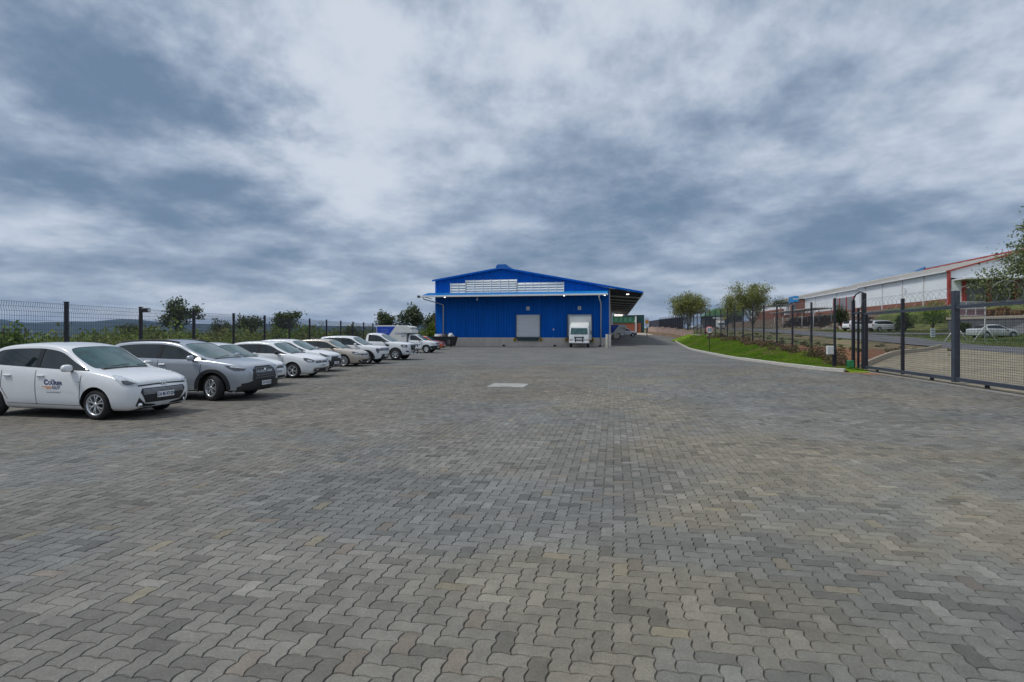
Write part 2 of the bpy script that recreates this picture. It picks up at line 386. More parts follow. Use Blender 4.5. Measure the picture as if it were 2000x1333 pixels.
A = .1125; D = .0135
def ring(kind, pi, pj):
    """outline of one zigzag paver; pi, pj = parity of its grid cell; kind 0 lies across, 1 along"""
    def hs(i): return D*.8
    def vs(j): return -D
    w, h = (2, 1) if kind == 0 else (1, 2); P = []
    for i in range(w): P += [(i*A, 0), ((i+.34)*A, hs(i)), ((i+.58)*A, hs(i))]
    for j in range(h): P += [(w*A, j*A), (w*A+vs(j), (j+.34)*A), (w*A+vs(j), (j+.58)*A)]
    for i in range(w-1, -1, -1): P += [((i+1)*A, h*A), ((i+.58)*A, h*A+hs(i)), ((i+.34)*A, h*A+hs(i))]
    for j in range(h-1, -1, -1): P += [(0, (j+1)*A), (vs(j), (j+.58)*A), (vs(j), (j+.34)*A)]
    P = np.array(P)
    return P-np.array([w*A/2, h*A/2])
VAR = {}
for kind in (0, 1):
    for pi in (0, 1):
        for pj in (0, 1):
            P = ring(kind, pi, pj); VAR[kind, pi, pj] = (inset(P, .0020), inset(P, .0062))
cells = []
for i in range(-230, 300):
    for j in range(10, 300):
        c = (i-j) % 4
        if c == 0: kd, cu, cv = 0, (i+1)*A, (j+.5)*A
        elif c == 3: kd, cu, cv = 1, (i+.5)*A, (j+1)*A
        else: continue
        x, y = uv2xy(cu, cv)
        if y < 1.2 or y > PAV_END-.05 or x < -13.5 or x > yard_right(y)-.14: continue
        if abs(x) > .95*y+4: continue
        cells.append((kd, i % 2, j % 2, cu, cv, x, y))
print('pavers', len(cells))
def paver_tone(x, y, r):
    n1 = fbm(x*.28+3, y*.28); n2 = fbm(x*.5+40, y*.5+11); n3 = fbm(x*.16+70, y*.16+21); k = r.random()
    c = (.190, .190, .180)
    c = mixc(c, (.225, .208, .162), .65*smooth(.5, .66, n1)*smooth(-7, 3, x))
    c = mixc(c, (.165, .180, .186), .6*smooth(.5, .64, n2))
    c = mixc(c, (.190, .174, .150), .5*smooth(.48, .62, n3))
    v = 1+r.gauss(0, .09)
    if k < .09: v *= .74
    elif k < .15: v *= 1.18
    elif k < .17: c = mixc(c, (.25, .22, .15), .5)
    elif k < .185: c = mixc(c, (.2, .16, .13), .45)
    v *= lerp(.80, 1.2, fbm(x*.9+9, y*.9))*.92
    u_, v_ = xy2uv(x, y); v *= lerp(.84, 1.10, fbm(u_*.55+4, v_*.07))*lerp(.93, 1.07, fbm(u_*1.6, v_*.3+50))
    return tuple(max(.05, q*v*w) for q, w in zip(c, (1.0, .965, .905)))
pm_base = None
def paver_mat(name, use_attr):
    m = bpy.data.materials.new(name); m.use_nodes = True; t = m.node_tree; p = t.nodes['Principled BSDF']; L = t.links.new; N = t.nodes.new
    p.inputs['Roughness'].default_value = .8; p.inputs['Specular IOR Level'].default_value = .35
    if use_attr: a = N('ShaderNodeAttribute'); a.attribute_name = 'tone'; out = a.outputs['Color']
    else: a = N('ShaderNodeObjectInfo'); out = a.outputs['Color']
    g = N('ShaderNodeNewGeometry')
    for sc, am, de in ((7, .14, 5), (55, .15, 4), (260, .30, 2)):
        n = N('ShaderNodeTexNoise'); n.inputs['Scale'].default_value = sc; n.inputs['Detail'].default_value = de; n.inputs['Roughness'].default_value = .6; L(g.outputs['Position'], n.inputs['Vector'])
        r = N('ShaderNodeMapRange'); r.inputs[1].default_value = .3; r.inputs[2].default_value = .7; r.inputs[3].default_value = 1-am; r.inputs[4].default_value = 1+am; L(n.outputs[0], r.inputs[0])
        x = N('ShaderNodeMix'); x.data_type = 'RGBA'; x.blend_type = 'MULTIPLY'; x.inputs[0].default_value = 1; L(out, x.inputs[6]); L(r.outputs[0], x.inputs[7]); out = x.outputs[2]
    L(out, p.inputs['Base Color'])
    n2 = N('ShaderNodeTexNoise'); n2.inputs['Scale'].default_value = 170; n2.inputs['Detail'].default_value = 4; L(g.outputs['Position'], n2.inputs['Vector'])
    b = N('ShaderNodeBump'); b.inputs['Strength'].default_value = .55; b.inputs['Distance'].default_value = .004; L(n2.outputs[0], b.inputs['Height']); L(b.outputs[0], p.inputs['Normal'])
    return m
PM_A, PM_O = paver_mat('paver_concrete', True), paver_mat('paver_concrete_single', False)
inview = [c for c in cells if abs(c[5]) < .93*c[6] and c[6] > 2.95]
inview.sort(key=lambda c: c[6]*c[6]+.35*c[5]*c[5])
single = set(id(c) for c in inview[:300])
pr = random.Random(11)
var_me = {}
def var_mesh(key):
    if key in var_me: return var_me[key]
    o, n = VAR[key]; k = len(o)
    V = [(x, y, -.009) for x, y in o]+[(x, y, 0) for x, y in n]
    Fc = [list(range(k, 2*k))]+[[a, (a+1) % k, k+(a+1) % k, k+a] for a in range(k)]
    me = bpy.data.meshes.new('paver'); me.from_pydata(V, [], Fc); me.materials.append(PM_O); me.update(); var_me[key] = me; return me
nearV, nearN, nearQ, nearC, farV, farC = [], [], [], [], [], []
for c in cells:
    kd, pi, pj, cu, cv, x, y = c; key = (kd, pi, pj); tone = paver_tone(x, y, pr)
    dzv = pr.uniform(-.0018, .0012); tx, ty = pr.gauss(0, .010), pr.gauss(0, .010); rz = pr.gauss(0, .012); off = (pr.gauss(0, .0007), pr.gauss(0, .0007))
    if id(c) in single:
        o = link('paver', var_mesh(key), yard, (x, y, dzv)); o.rotation_euler = (ty, tx, -TH+rz); o.color = (*tone, 1); continue
    near = y < 11
    o_, n_ = VAR[key]
    ca, sa = math.cos(-TH+rz), math.sin(-TH+rz)
    def put(P, z):
        return np.stack([x+off[0]+P[:, 0]*ca-P[:, 1]*sa, y+off[1]+P[:, 0]*sa+P[:, 1]*ca, z+dzv+P[:, 0]*tx+P[:, 1]*ty], 1)
    if near: nearV.append(put(o_, -.009)); nearV.append(put(n_, 0.)); nearC.append(tone)
    else: farV.append(put(inset(VAR[key][0], .0012), 0.)); farC.append(tone)
k = 18
def mixed_mesh():
    nn, nf = len(nearC), len(farC)
    Vv = np.concatenate(nearV+farV, 0); me = bpy.data.meshes.new('paver_field')
    top = (np.arange(nn)[:, None]*2*k+k+np.arange(k)[None]).astype(np.int32)
    ff = (nn*2*k+np.arange(nf)[:, None]*k+np.arange(k)[None]).astype(np.int32)
    a_ = np.arange(k); q = np.stack([a_, (a_+1) % k, k+(a_+1) % k, k+a_], 1)
    sq = (np.arange(nn)[:, None, None]*2*k+q[None]).reshape(-1, 4).astype(np.int32)
    loops = np.concatenate([top.ravel(), ff.ravel(), sq.ravel()]); tot = np.concatenate([np.full(nn, k), np.full(nf, k), np.full(len(sq), 4)]).astype(np.int32)
    st = np.concatenate([[0], np.cumsum(tot)[:-1]]).astype(np.int32)
    me.vertices.add(len(Vv)); me.vertices.foreach_set('co', Vv.astype(np.float32).ravel())
    me.loops.add(len(loops)); me.loops.foreach_set('vertex_index', loops)
    me.polygons.add(len(tot)); me.polygons.foreach_set('loop_start', st); me.polygons.foreach_set('loop_total', tot)
    nc, fc = np.array(nearC), np.array(farC)
    colr = np.concatenate([nc, fc, np.repeat(nc, k, 0)], 0)
    at = me.attributes.new('tone', 'FLOAT_COLOR', 'FACE'); at.data.foreach_set('color', np.concatenate([colr, np.ones((len(colr), 1))], 1).astype(np.float32).ravel())
    me.materials.append(PM_A); me.polygons.foreach_set('use_smooth', [False]*len(tot)); me.update(calc_edges=True); return me
tag(link('paver_field', mixed_mesh(), yard), kind='stuff')

# manhole slab
conc = pm('pale_concrete', (.34, .335, .31), .85, var=.14, scale=2.5, bump=.3, bscale=60, speck=.12)
mh = T('manhole_cover', 'pale square concrete manhole slab set in the paving', 'manhole cover', (*gp(993, 753.7), 0), -TH)
b = MB(); b.box((0, -.47, .009), (1.24, .3, .026), bev=.006); b.box((0, .47, .009), (1.24, .3, .026), bev=.006)
b.box((-.47, 0, .009), (.3, .64, .026), bev=.006); b.box((.47, 0, .009), (.3, .64, .026), bev=.006); b.build('slab_frame', conc, mh)
MB().box((0, 0, .006), (.63, .63, .025), bev=.006).build('lid', conc, mh)
MB().box((.02, -.475, .0235), (.36, .05, .006)).build('lifting_slot', pm('slot_dark', (.05, .05, .045), .9), mh)

# kerb of the green verge
kerb_m = pm('kerb_concrete', (.50, .485, .44), .85, var=.16, scale=3, bump=.3, bscale=50, speck=.1)
kb = T('verge_kerb', 'curved line of pale concrete kerb stones edging the green verge', 'kerb', (0, 0, 0))
seg = []; acc_ = 0
for (x0, y0), (x1, y1) in zip(KERB, KERB[1:]):
    seg.append((acc_, (x0, y0), (x1, y1))); acc_ += math.hypot(x1-x0, y1-y0)
def on_kerb(s):
    for a0, p0, p1 in reversed(seg):
        if s >= a0:
            l = math.hypot(p1[0]-p0[0], p1[1]-p0[1]); t = min(1, (s-a0)/l); return (lerp(p0[0], p1[0], t), lerp(p0[1], p1[1], t))
    return KERB[0]
s = 0.0; kme = MB().box((0, 0, .0), (1.0, .15, .30), bev=.02).mesh('kerb_stone', kerb_m)
while s < acc_-.5:
    p0, p1 = on_kerb(s), on_kerb(s+1.0); mx, my = (p0[0]+p1[0])/2, (p0[1]+p1[1])/2
    o = link('kerb_stone', kme, kb, (mx+.07, my, h_yard(mx, my)+.005+rnd.uniform(-.008, .008)), math.atan2(p1[1]-p0[1], p1[0]-p0[0])+rnd.gauss(0, .008)); o.scale = (.985, 1, 1); s += 1.0

# green verge between kerb and fence
verge_m = pm('verge_turf', (.085, .17, .01), .95, var=.25, scale=1.1, col2=(.16, .25, .015), bump=.8, bscale=40, speck=.35, spscale=60, spec=.1)
V = []; Q = []; rows = []
ysv = [KERB[0][1]-.45, KERB[0][1]-.15]+[KERB[0][1]+.15+i*.7 for i in range(int((84-KERB[0][1])/.7))]
def verge_h(x, y):
    xk, xf = kerb_x(y)+.1, FU+K*y; t = min(1, max(0, (x-xk)/max(.3, xf-xk)))
    return lerp(h_yard(xk, y)+.10, pl(HF, y), .75*t+.25*smooth(0, 1, t)) + .06*math.sin(t*3.14)*(fbm(x*.8, y*.8))
NV = 14
for y in ysv:
    xk = kerb_x(y)+.1; xf = FU+K*y+.5
    for i in range(NV+1): x = lerp(xk, xf, i/NV); V.append((x, y, verge_h(x, y) if y > KERB[0][1] else (-.03 if y < KERB[0][1]-.3 else .06)))
for j in range(len(ysv)-1):
    for i in range(NV): Q.append((j*(NV+1)+i, j*(NV+1)+i+1, (j+1)*(NV+1)+i+1, (j+1)*(NV+1)+i))
me = quads_mesh('grass_verge', V, Q, verge_m); me.polygons.foreach_set('use_smooth', [True]*len(Q))
tag(link('grass_verge', me), kind='structure')
# soft end of the verge at the gate: red soil patch spilling on the paving
redsoil = pm('red_soil', (.20, .095, .05), .95, var=.3, scale=3, bump=.5, bscale=60, col2=(.26, .15, .085))
b = MB(); ox, oy = 15.9, 24.4; pts = []
for i in range(28):
    t = 2*math.pi*i/28; rr = 1+.25*math.sin(3*t+1)+.15*math.sin(5*t); pts.append((ox+1.35*rr*math.cos(t)+.3, oy+.75*rr*math.sin(t)))
b.add([(x, y, .0035) for x, y in pts]+[(ox+.3, oy, .02)], [[i, (i+1) % 28, 28] for i in range(28)]); tag(b.build('soil_patch', redsoil), kind='structure')

# grass blades on the verge
r = np.random.RandomState(5); nb = 60000
yv = r.uniform(KERB[0][1]+.3, 79, nb); yv = KERB[0][1]+.3+(yv-KERB[0][1]-.3)*r.rand(nb)**.35
P0 = []; tip = []; cc = []
for i in range(nb):
    y = yv[i]; x = lerp(kerb_x(y)+.16, FU+K*y, r.rand()); z = verge_h(x, y)
    hgt = r.uniform(.04, .11)*(1.6 if r.rand() < .04 else 1); an = r.rand()*6.28; w = .012+.00035*y
    P0.append(((x-math.cos(an)*w, y-math.sin(an)*w, z-.01), (x+math.cos(an)*w, y+math.sin(an)*w, z-.01), (x+r.uniform(-.04, .04), y+r.uniform(-.04, .04), z+hgt)))
    n_ = fbm(x*.7, y*.7); c_g = mixc((.085, .19, .012), (.20, .29, .025), min(1, max(0, n_*1.3-.15+r.uniform(-.2, .2)))); cc.append(mixc(c_g, (.26, .22, .09), smooth(.60, .72, fbm(x*1.3+7, y*1.3))*.8+(.5 if r.rand() < .06 else 0)))
V = np.array(P0).reshape(-1, 3); Q = np.arange(len(V)).reshape(-1, 3)
LEAFM = {}
def leaf_mat(name, rough=.6, trans=.25):
    m = bpy.data.materials.new(name); m.use_nodes = True; t = m.node_tree; p = t.nodes['Principled BSDF']; L = t.links.new; N = t.nodes.new
    a = N('ShaderNodeAttribute'); a.attribute_name = 'tone'; L(a.outputs['Color'], p.inputs['Base Color']); p.inputs['Roughness'].default_value = rough
    p.inputs['Specular IOR Level'].default_value = .25
    tr = N('ShaderNodeBsdfTranslucent'); L(a.outputs['Color'], tr.inputs[0]); mx = N('ShaderNodeMixShader'); mx.inputs[0].default_value = trans
    L(p.outputs[0], mx.inputs[1]); L(tr.outputs[0], mx.inputs[2]); L(mx.outputs[0], t.nodes['Material Output'].inputs[0]); return m
LEAF = leaf_mat('leaf'); GRASSM = leaf_mat('grass_blade', .7, .2)
tag(link('verge_grass', quads_mesh('verge_grass', V, Q, GRASSM, np.array(cc))), 'short bright green grass on the verge inside the kerb', 'grass', kind='stuff')

# ================================================================== road and driveway
asph = pm('asphalt', (.135, .138, .145), .85, var=.18, scale=.8, bump=.3, bscale=80, speck=.15, spscale=40)
def strip(name, rows, mat, lift, nc=8):
    V = []; Q = []
    for (a, b_) in rows:
        for i in range(nc+1):
            x, y = lerp(a[0], b_[0], i/nc), lerp(a[1], b_[1], i/nc); V.append((x, y, h_right(x, y)+lift))
    for j in range(len(rows)-1):
        for i in range(nc): Q.append((j*(nc+1)+i, j*(nc+1)+i+1, (j+1)*(nc+1)+i+1, (j+1)*(nc+1)+i))
    return tag(link(name, quads_mesh(name, V, Q, mat)), kind='structure')
def uy(u, y): return (u+K*y, y)
rows = [(uy(27, y), uy(31.3+2.7*smooth(50, 66, y), y)) for y in [14+1.25*i for i in range(100)]+[141+3*i for i in range(31)]]
strip('road', rows, asph, .07)
cl_ = [(31.5, 84), (34, 79), (37, 74.5), (40, 71), (43, 68.3), (46, 66), (50, 63.5)]
rows = []
for i, (u, y) in enumerate(cl_):
    p = Vector(uy(*cl_[max(0, i-1)])); q = Vector(uy(*cl_[min(len(cl_)-1, i+1)])); d = (q-p).normalized(); n_ = Vector((-d.y, d.x)); c0 = Vector(uy(u, y))
    rows.append((tuple(c0-n_*2.9), tuple(c0+n_*2.9)))
strip('side_road', rows, asph, .085)
drv_m = bpy.data.materials.new('driveway_paving'); drv_m.use_nodes = True; paving_nodes(drv_m, True, (2.0, 1.75, 1.35))
rows = []
for i in range(25):
    t = i/24; a_ = uy(lerp(FU-.05, 26.9, t), lerp(26.3, 45.5, t)); b_ = uy(lerp(FU-.05, 26.9, t), lerp(9, 18, t)); rows.append((b_, a_))
strip('driveway', rows, drv_m, .06, nc=18)
dk = T('driveway_kerb', 'straight pale concrete kerb along the driveway behind the gate', 'kerb', (0, 0, 0))
k0, k1 = Vector(uy(FU+.3, 26.7)), Vector(uy(26.9, 45.6)); L_ = (k1-k0).length; n_ = int(L_/1.0); dkm = MB().box((0, 0, 0), (1.03, .16, .4), bev=.02).mesh('kerb_stone', pm('driveway_kerb_concrete', (.44, .38, .29), .9, var=.15, scale=3, bump=.3))
for i in range(n_):
    c0 = k0.lerp(k1, (i+.5)/n_); o = link('kerb_stone', dkm, dk, (c0.x, c0.y, h_right(c0.x, c0.y)+.10), math.atan2((k1-k0).y, (k1-k0).x))
    q0, q1 = k0.lerp(k1, i/n_), k0.lerp(k1, (i+1)/n_); o.rotation_euler[1] = -math.atan2(h_right(*q1)-h_right(*q0), (q1-q0).length)

# ================================================================== far hills
hm = pm('hill_bush', (.015, .032, .032), .95, var=.4, scale=.004, col2=(.024, .042, .035))
RID = [(-700, 620), (-300, 628), (0, 624), (30, 628), (56, 630), (120, 630), (190, 628), (224, 623.6), (260, 623.6), (300, 628), (330, 631), (400, 633), (470, 635), (540, 633), (600, 636), (700, 637), (760, 640), (830, 634), (900, 632), (1000, 636), (1100, 634), (1250, 641), (1300, 643), (1500, 640), (2000, 640), (2700, 640)]
V = []; Q = []; RR = [2600, 3100, 3600, 4100, 4500, 4800, 5200, 5800]; PF = [-.1, .06, .22, .5, .8, 1.0, .9, .4]
nb_ = 150
for i in range(nb_+1):
    px = lerp(-700, 2700, i/nb_); a_ = math.atan2(px-CX, F)
    for k_, r_ in enumerate(RR):
        e_ = (HOR-pl(RID, px)+1.6*(fbm(px*.02, 0)-.5)*2)/math.hypot(px-CX, F); top = e_*4800+EYE
        h = lerp(-60, top, PF[k_])+(fbm(px*.03+k_*3, k_*1.7)-.5)*40*(1 if k_ < 5 else 0)*(PF[k_] < .95)
        V.append((r_*math.sin(a_), r_*math.cos(a_), h))
n_ = len(RR)
for i in range(nb_):
    for k_ in range(n_-1): Q.append((i*n_+k_, (i+1)*n_+k_, (i+1)*n_+k_+1, i*n_+k_+1))
me = quads_mesh('hills', V, Q, hm); me.polygons.foreach_set('use_smooth', [True]*len(Q)); tag(link('hills', me), kind='structure')

# ================================================================== blue warehouse
blue = pm('blue_cladding', (.001, .112, .51), .55, var=.24, scale=1.2, spec=.1, stretch=(4, 4, .15))
blue_roof = pm('blue_roof_sheet', (.004, .12, .46), .45, var=.1, scale=.5)
awn_blue = pm('light_blue_sheet', (.01, .26, .62), .45, var=.12, scale=.7)
plinth_m = pm('plinth_plaster', (.60, .54, .48), .9, var=.16, scale=.8, bump=.2, bscale=40, stretch=(1, 1, .4))
white_m = pm('white_paint_metal', (.72, .73, .74), .45, var=.06, scale=3)
steel_white = pm('white_steel', (.62, .6, .6), .5, var=.1, scale=2)
galv = pm('galvanised_slat', (.60, .62, .66), .4, metal=.2, var=.12, scale=3, stretch=(.3, 1, 3))
yellow = pm('yellow_rubber', (.62, .40, .03), .6, var=.15)
blackm = pm('black_rubber', (.02, .02, .022), .7, var=.2)
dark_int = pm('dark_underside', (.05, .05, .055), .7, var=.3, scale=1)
lampm = pm('lit_lamp', (1, .95, .85), .4, emit=3, var=0)
P0x, P0y = -10.18, 73.3
WW, WL = 22.7, 88.0
wh = T('warehouse', 'long blue corrugated metal warehouse with white louvres and a side canopy', 'warehouse', (P0x, P0y, 0), -TH)
APX, APZ, LZ, RZ = 9.1, 10.12, 8.72, 7.38
def roofz(x): return lerp(LZ, APZ, x/APX) if x < APX else lerp(APZ, RZ, (x-APX)/(WW-APX))
def corr(mb, x0, x1, y, zlo, zhi, pitch=.2, depth=.035, mi=0):
    """vertical trapezoid-rib sheet from x0 to x1 in the plane y; zlo, zhi are functions of x"""
    n = max(1, round((x1-x0)/pitch)); xs = []
    for i in range(n):
        a = x0+(x1-x0)*i/n; p = (x1-x0)/n
        xs += [(a, 0), (a+.45*p, 0), (a+.6*p, -depth), (a+.85*p, -depth)]
    xs.append((x1, 0)); o = len(mb.v)
    for x, d in xs: mb.v.append((x, y+d, zlo(x))); mb.v.append((x, y+d, zhi(x)))
    for i in range(len(xs)-1): mb.f.append([o+2*i, o+2*i+2, o+2*i+3, o+2*i+1]); mb.m.append(mi); mb.sm.append(False)
PL = 1.16
D1, D2, DT = (10.85, 14.05), (17.45, 20.6), 4.12
b = MB()
c_ = lambda v: (lambda x: v)
for x0, x1, zl in ((0, D1[0], PL), (D1[0], D1[1], DT), (D1[1], D2[0], PL), (D2[0], D2[1], DT), (D2[1], WW, PL)): corr(b, x0, x1, 0, c_(zl), roofz, pitch=.34)
b.build('front_wall', blue, wh)
b = MB()
for x0, x1 in ((0, D1[0]), (D1[0], D1[1]), (D1[1], D2[0]), (D2[0], D2[1]), (D2[1], WW)): b.box(((x0+x1)/2, .2, PL/2-.1), (x1-x0, .5, PL+.2))
b.build('plinth', plinth_m, wh)
b = MB(); b.add([(0, 0, 0), (0, WL, 0), (0, WL, LZ), (0, 0, LZ)], [(0, 1, 2, 3)]); b.build('left_wall', blue, wh)
b = MB(); b.add([(WW, .01, 0), (WW, WL, 0), (WW, WL, RZ), (WW, .01, RZ)], [(0, 1, 2, 3)]); b.box((WW+.03, WL/2, .9), (.1, WL-.4, 1.8)); b.build('side_wall', pm('side_wall_white', (.55, .53, .55), .6, var=.1), wh)
b = MB(); b.add([(0, WL, 0), (WW, WL, 0), (WW, WL, RZ), (APX, WL, APZ), (0, WL, LZ)], [(0, 1, 2, 3, 4)]); b.build('rear_wall', blue, wh)
CO, CZ = 4.1, 6.72      # side canopy reach and edge height
b = MB(); ov = .35; t_ = .05
for (xa, za), (xb, zb_) in (((-.25, LZ-.03), (APX, APZ+.06)), ((APX, APZ+.06), (WW+CO, CZ+.05))):
    n = 60
    for i in range(n):   # sheet with ribs running down the slope
        y0, y1 = -ov+(WL+ov)*i/n, -ov+(WL+ov)*(i+.55)/n; y2 = -ov+(WL+ov)*(i+1)/n
        b.add([(xa, y0, za), (xb, y0, zb_), (xb, y1, zb_), (xa, y1, za), (xa, y2, za+.04), (xb, y2, zb_+.04)], [(0, 1, 2, 3), (3, 2, 5, 4)])
rf = b.build('roof', blue_roof, wh)
b = MB(); b.prism_y([(APX-.8, APZ-.1), (APX-.8, APZ+.22), (APX-.55, APZ+.48), (APX+.55, APZ+.48), (APX+.8, APZ+.22), (APX+.8, APZ-.1)], -ov-.05, WL); b.build('ridge_vent', blue_roof, rf)
b = MB()     # verge flashing along the gable
for (xa, za), (xb, zb_) in (((-.3, LZ-.04), (APX, APZ+.06)), ((APX, APZ+.06), (WW+CO+.05, CZ+.06))):
    b.add([(xa, -ov-.03, za-.16), (xb, -ov-.03, zb_-.16), (xb, -ov-.03, zb_+.08), (xa, -ov-.03, za+.08), (xa, -ov+.16, za+.08), (xb, -ov+.16, zb_+.08)], [(0, 1, 2, 3), (3, 2, 5, 4)])
b.build('gable_flashing', blue, wh)
b = MB(); b.box((WW+CO+.05, WL/2-.1, CZ-.02), (.16, WL, .2)); b.build('canopy_gutter', white_m, wh)
b = MB()     # underside purlins, and rafters as white beams
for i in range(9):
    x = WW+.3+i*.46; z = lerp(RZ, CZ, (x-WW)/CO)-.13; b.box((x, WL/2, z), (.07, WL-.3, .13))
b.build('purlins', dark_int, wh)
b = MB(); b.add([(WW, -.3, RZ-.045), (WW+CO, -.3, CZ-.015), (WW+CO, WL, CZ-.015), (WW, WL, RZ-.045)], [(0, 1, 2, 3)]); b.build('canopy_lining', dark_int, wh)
for i in range(11):
    y = 5.5+i*7.9
    if y < WL: MB().tube([(WW+.02, y, RZ-.65), (WW+CO-.1, y, CZ-.3)], .11, 4).build('rafter', steel_white, wh)
MB().box((WW+.06, .35, (RZ-.3)/2+.6), (.14, .22, RZ-1.3)).build('corner_column', pm('lilac_column', (.5, .47, .55), .5), wh)
MB().box((WW+2.3, 1.0, 6.62), (.34, .1, .08)).build('flood_lamp', lampm, wh)
for y in (60, 68): MB().box((WW+1.6, y, 5.9), (2.0, .10, .05)).build('strip_lamp', lampm, wh)
louv_w = pm('louvre_white', (.86, .88, .88), .5, var=.04)
# louvres above the awning
AW0, AWZ, AWF = 3.0, 7.02, 6.42
for x0, x1, zt, nb2, ns in ((2.15, 4.22, 8.28, 2, 4), (4.22, 11.0, 8.66, 6, 6), (11.0, 17.05, 8.22, 6, 4)):
    z0 = AWZ-.1; lv = MB()
    lv.box(((x0+x1)/2, -.045, (z0+zt)/2), (x1-x0-.02, .02, zt-z0))
    lo = lv.build('louvre', pm('louvre_back', (.33, .36, .38), .6), wh)
    for i in range(ns):
        z = lerp(z0, zt, (i+.5)/ns); s_ = MB(); w = x1-x0-.04; hh = (zt-z0)/ns
        s_.add([(x0+.02, -.06, z+hh*.44), (x1-.02, -.06, z+hh*.44), (x1-.02, -.17, z-hh*.30), (x0+.02, -.17, z-hh*.30), (x0+.02, -.15, z-hh*.34), (x1-.02, -.15, z-hh*.34)], [(0, 1, 2, 3), (3, 2, 5, 4)])
        s_.build('slat', louv_w, lo)
    for i in range(nb2+1): MB().box((lerp(x0, x1, i/nb2), -.12, (z0+zt)/2), (.07, .14, zt-z0+.04)).build('mullion', louv_w, lo)
# awning over the docks
aw = MB(); n = 118; xa, xb = -1.05, WW-.15
for i in range(n):
    p = (xb-xa)/n; x = xa+i*p
    prof = [(x, 0), (x+.5*p, 0), (x+.62*p, .05), (x+.88*p, .05), (x+p, 0)]
    o = len(aw.v)
    for q, d in prof: aw.v.append((q, -.06, AWZ+d)); aw.v.append((q, -AW0, AWF+d))
    for j in range(4): aw.f.append([o+2*j, o+2*j+1, o+2*j+3, o+2*j+2]); aw.m.append(0); aw.sm.append(False)
awo = aw.build('awning', awn_blue, wh)
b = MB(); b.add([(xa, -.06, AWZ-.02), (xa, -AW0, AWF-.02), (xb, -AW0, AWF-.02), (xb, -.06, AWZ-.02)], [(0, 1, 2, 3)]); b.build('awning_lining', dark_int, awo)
MB().box(((xa+xb)/2, -AW0-.09, AWF-.03), (xb-xa+.1, .18, .2), bev=.02).build('gutter', white_m, awo)
for i in range(7):
    b = MB(); x = lerp(xa+.6, xb-.2, i/6); b.tube([(x, -.05, AWZ-.75), (x, -AW0+.2, AWF-.1)], .05, 4); b.tube([(x, -.05, AWZ-.12), (x, -AW0+.1, AWF-.1)], .05, 4)
    b.build('awning_bracket', pm('bracket_dark', (.03, .05, .1), .6), awo)
# gutter ends and downpipes
MB().tube([(-.6, -AW0-.09, AWF-.12), (-.6, -AW0+.2, AWF-.35), (1.15, -.12, AWF-.95), (1.15, -.12, PL-.3)], .075, 8).build('downpipe', white_m, wh)
MB().tube([(WW-1.15, -AW0-.09, AWF-.12), (WW-1.15, -AW0-.05, AWF-.4), (WW-1.0, -.14, AWF-1.0), (WW-1.0, -.14, .1)], .075, 8).build('downpipe', white_m, wh)
MB().box((-1.15, -AW0-.1, AWF-.05), (.35, .28, .3), bev=.03).build('gutter_outlet', pm('outlet_dark', (.03, .06, .05), .6), wh)
# dock doors
for (x0, x1) in (D1, D2):
    dr = MB(); fr = 14; o = len(dr.v); ns = 17; z0 = PL+.05
    for i in range(ns*4+1):
        z = lerp(z0, DT, i/(ns*4)); y = .10-.05*(i % 4)/3-(.04 if i < 16 else 0)
        dr.v.append((x0, y, z)); dr.v.append((x1, y, z))
    for i in range(ns*4): dr.f.append([2*i, 2*i+1, 2*i+3, 2*i+2]); dr.m.append(0); dr.sm.append(False)
    d_ = dr.build('dock_door', pm('shutter_pale', (.74, .77, .80), .42, var=.1, scale=2, stretch=(.2, 1, 4)), wh)
    for x in (x0+.03, x1-.03): MB().box((x, .02, (z0+DT)/2), (.1, .14, DT-z0)).build('guide_rail', pm('rail_dark', (.02, .05, .13), .5), d_)
    MB().box(((x0+x1)/2, -.02, DT+.06), (x1-x0+.1, .14, .14)).build('door_head', blue, d_)
    MB().box(((x0+x1)/2, -.16, PL-.2), (x1-x0-.5, .3, .34), bev=.03).build('dock_leveller', pm('leveller_steel', (.025, .06, .07), .5, metal=.3), wh)
    MB().box(((x0+x1)/2, -.12, PL-.0), (x1-x0-.1, .4, .06)).build('dock_plate', pm('dock_plate', (.03, .035, .05), .5, metal=.4), wh)
    for x in (x0-.1, x1+.1):
        bb = MB().box((x, -.2, PL-.25), (.26, .3, .5), bev=.03).build('dock_bumper', yellow, wh)
        MB().box((x, -.36, PL-.25), (.14, .02, .3)).build('bumper_face', blackm, bb)
    xm = (x0+x1)/2
    pl_ = MB().box((xm, -.06, DT+.78), (.42, .03, .46)).build('number_plate', white_m, wh)
    b = MB(); b.box((xm, -.078, DT+.86), (.2, .006, .06)); b.box((xm, -.078, DT+.72), (.06, .006, .14)); b.build('plate_mark', pm('plate_grey', (.25, .3, .35), .6), pl_)
MB().box((15.75, -.08, 2.2), (.16, .08, .2)).build('switch_box', white_m, wh)
for x in (9.3, 15.9, 21.6): MB().box((x, -.14, .14), (.26, .28, .2), bev=.02).build('drain_spout', blackm, wh)
for x in (9.3, 15.9): MB().box((x, -.09, PL-.12), (.12, .06, .06)).build('plinth_lamp', white_m, wh)
for x, s_ in ((2.1, .12), (17.3, .12), (22.2, .1)): MB().box((x, -AW0+.5, AWF-.12), (.2, .12, .04)).build('awning_lamp', lampm, awo)
b = MB(); b.tube([(6.4, -AW0+.3, AWF-.05), (6.4, -AW0+.3, AWF-.4)], .03, 6); b.lathe([(-.12, .001), (-.1, .09), (.05, .1), (.1, .03)], 10, axis='z', c=(6.4, -AW0+.3, AWF-.45)); b.build('security_camera', white_m, wh)
MB().box((.0, .03, PL+1.5), (.08, .16, 3.0)).build('corner_flashing', pm('corner_brown', (.2, .1, .07), .6), wh)

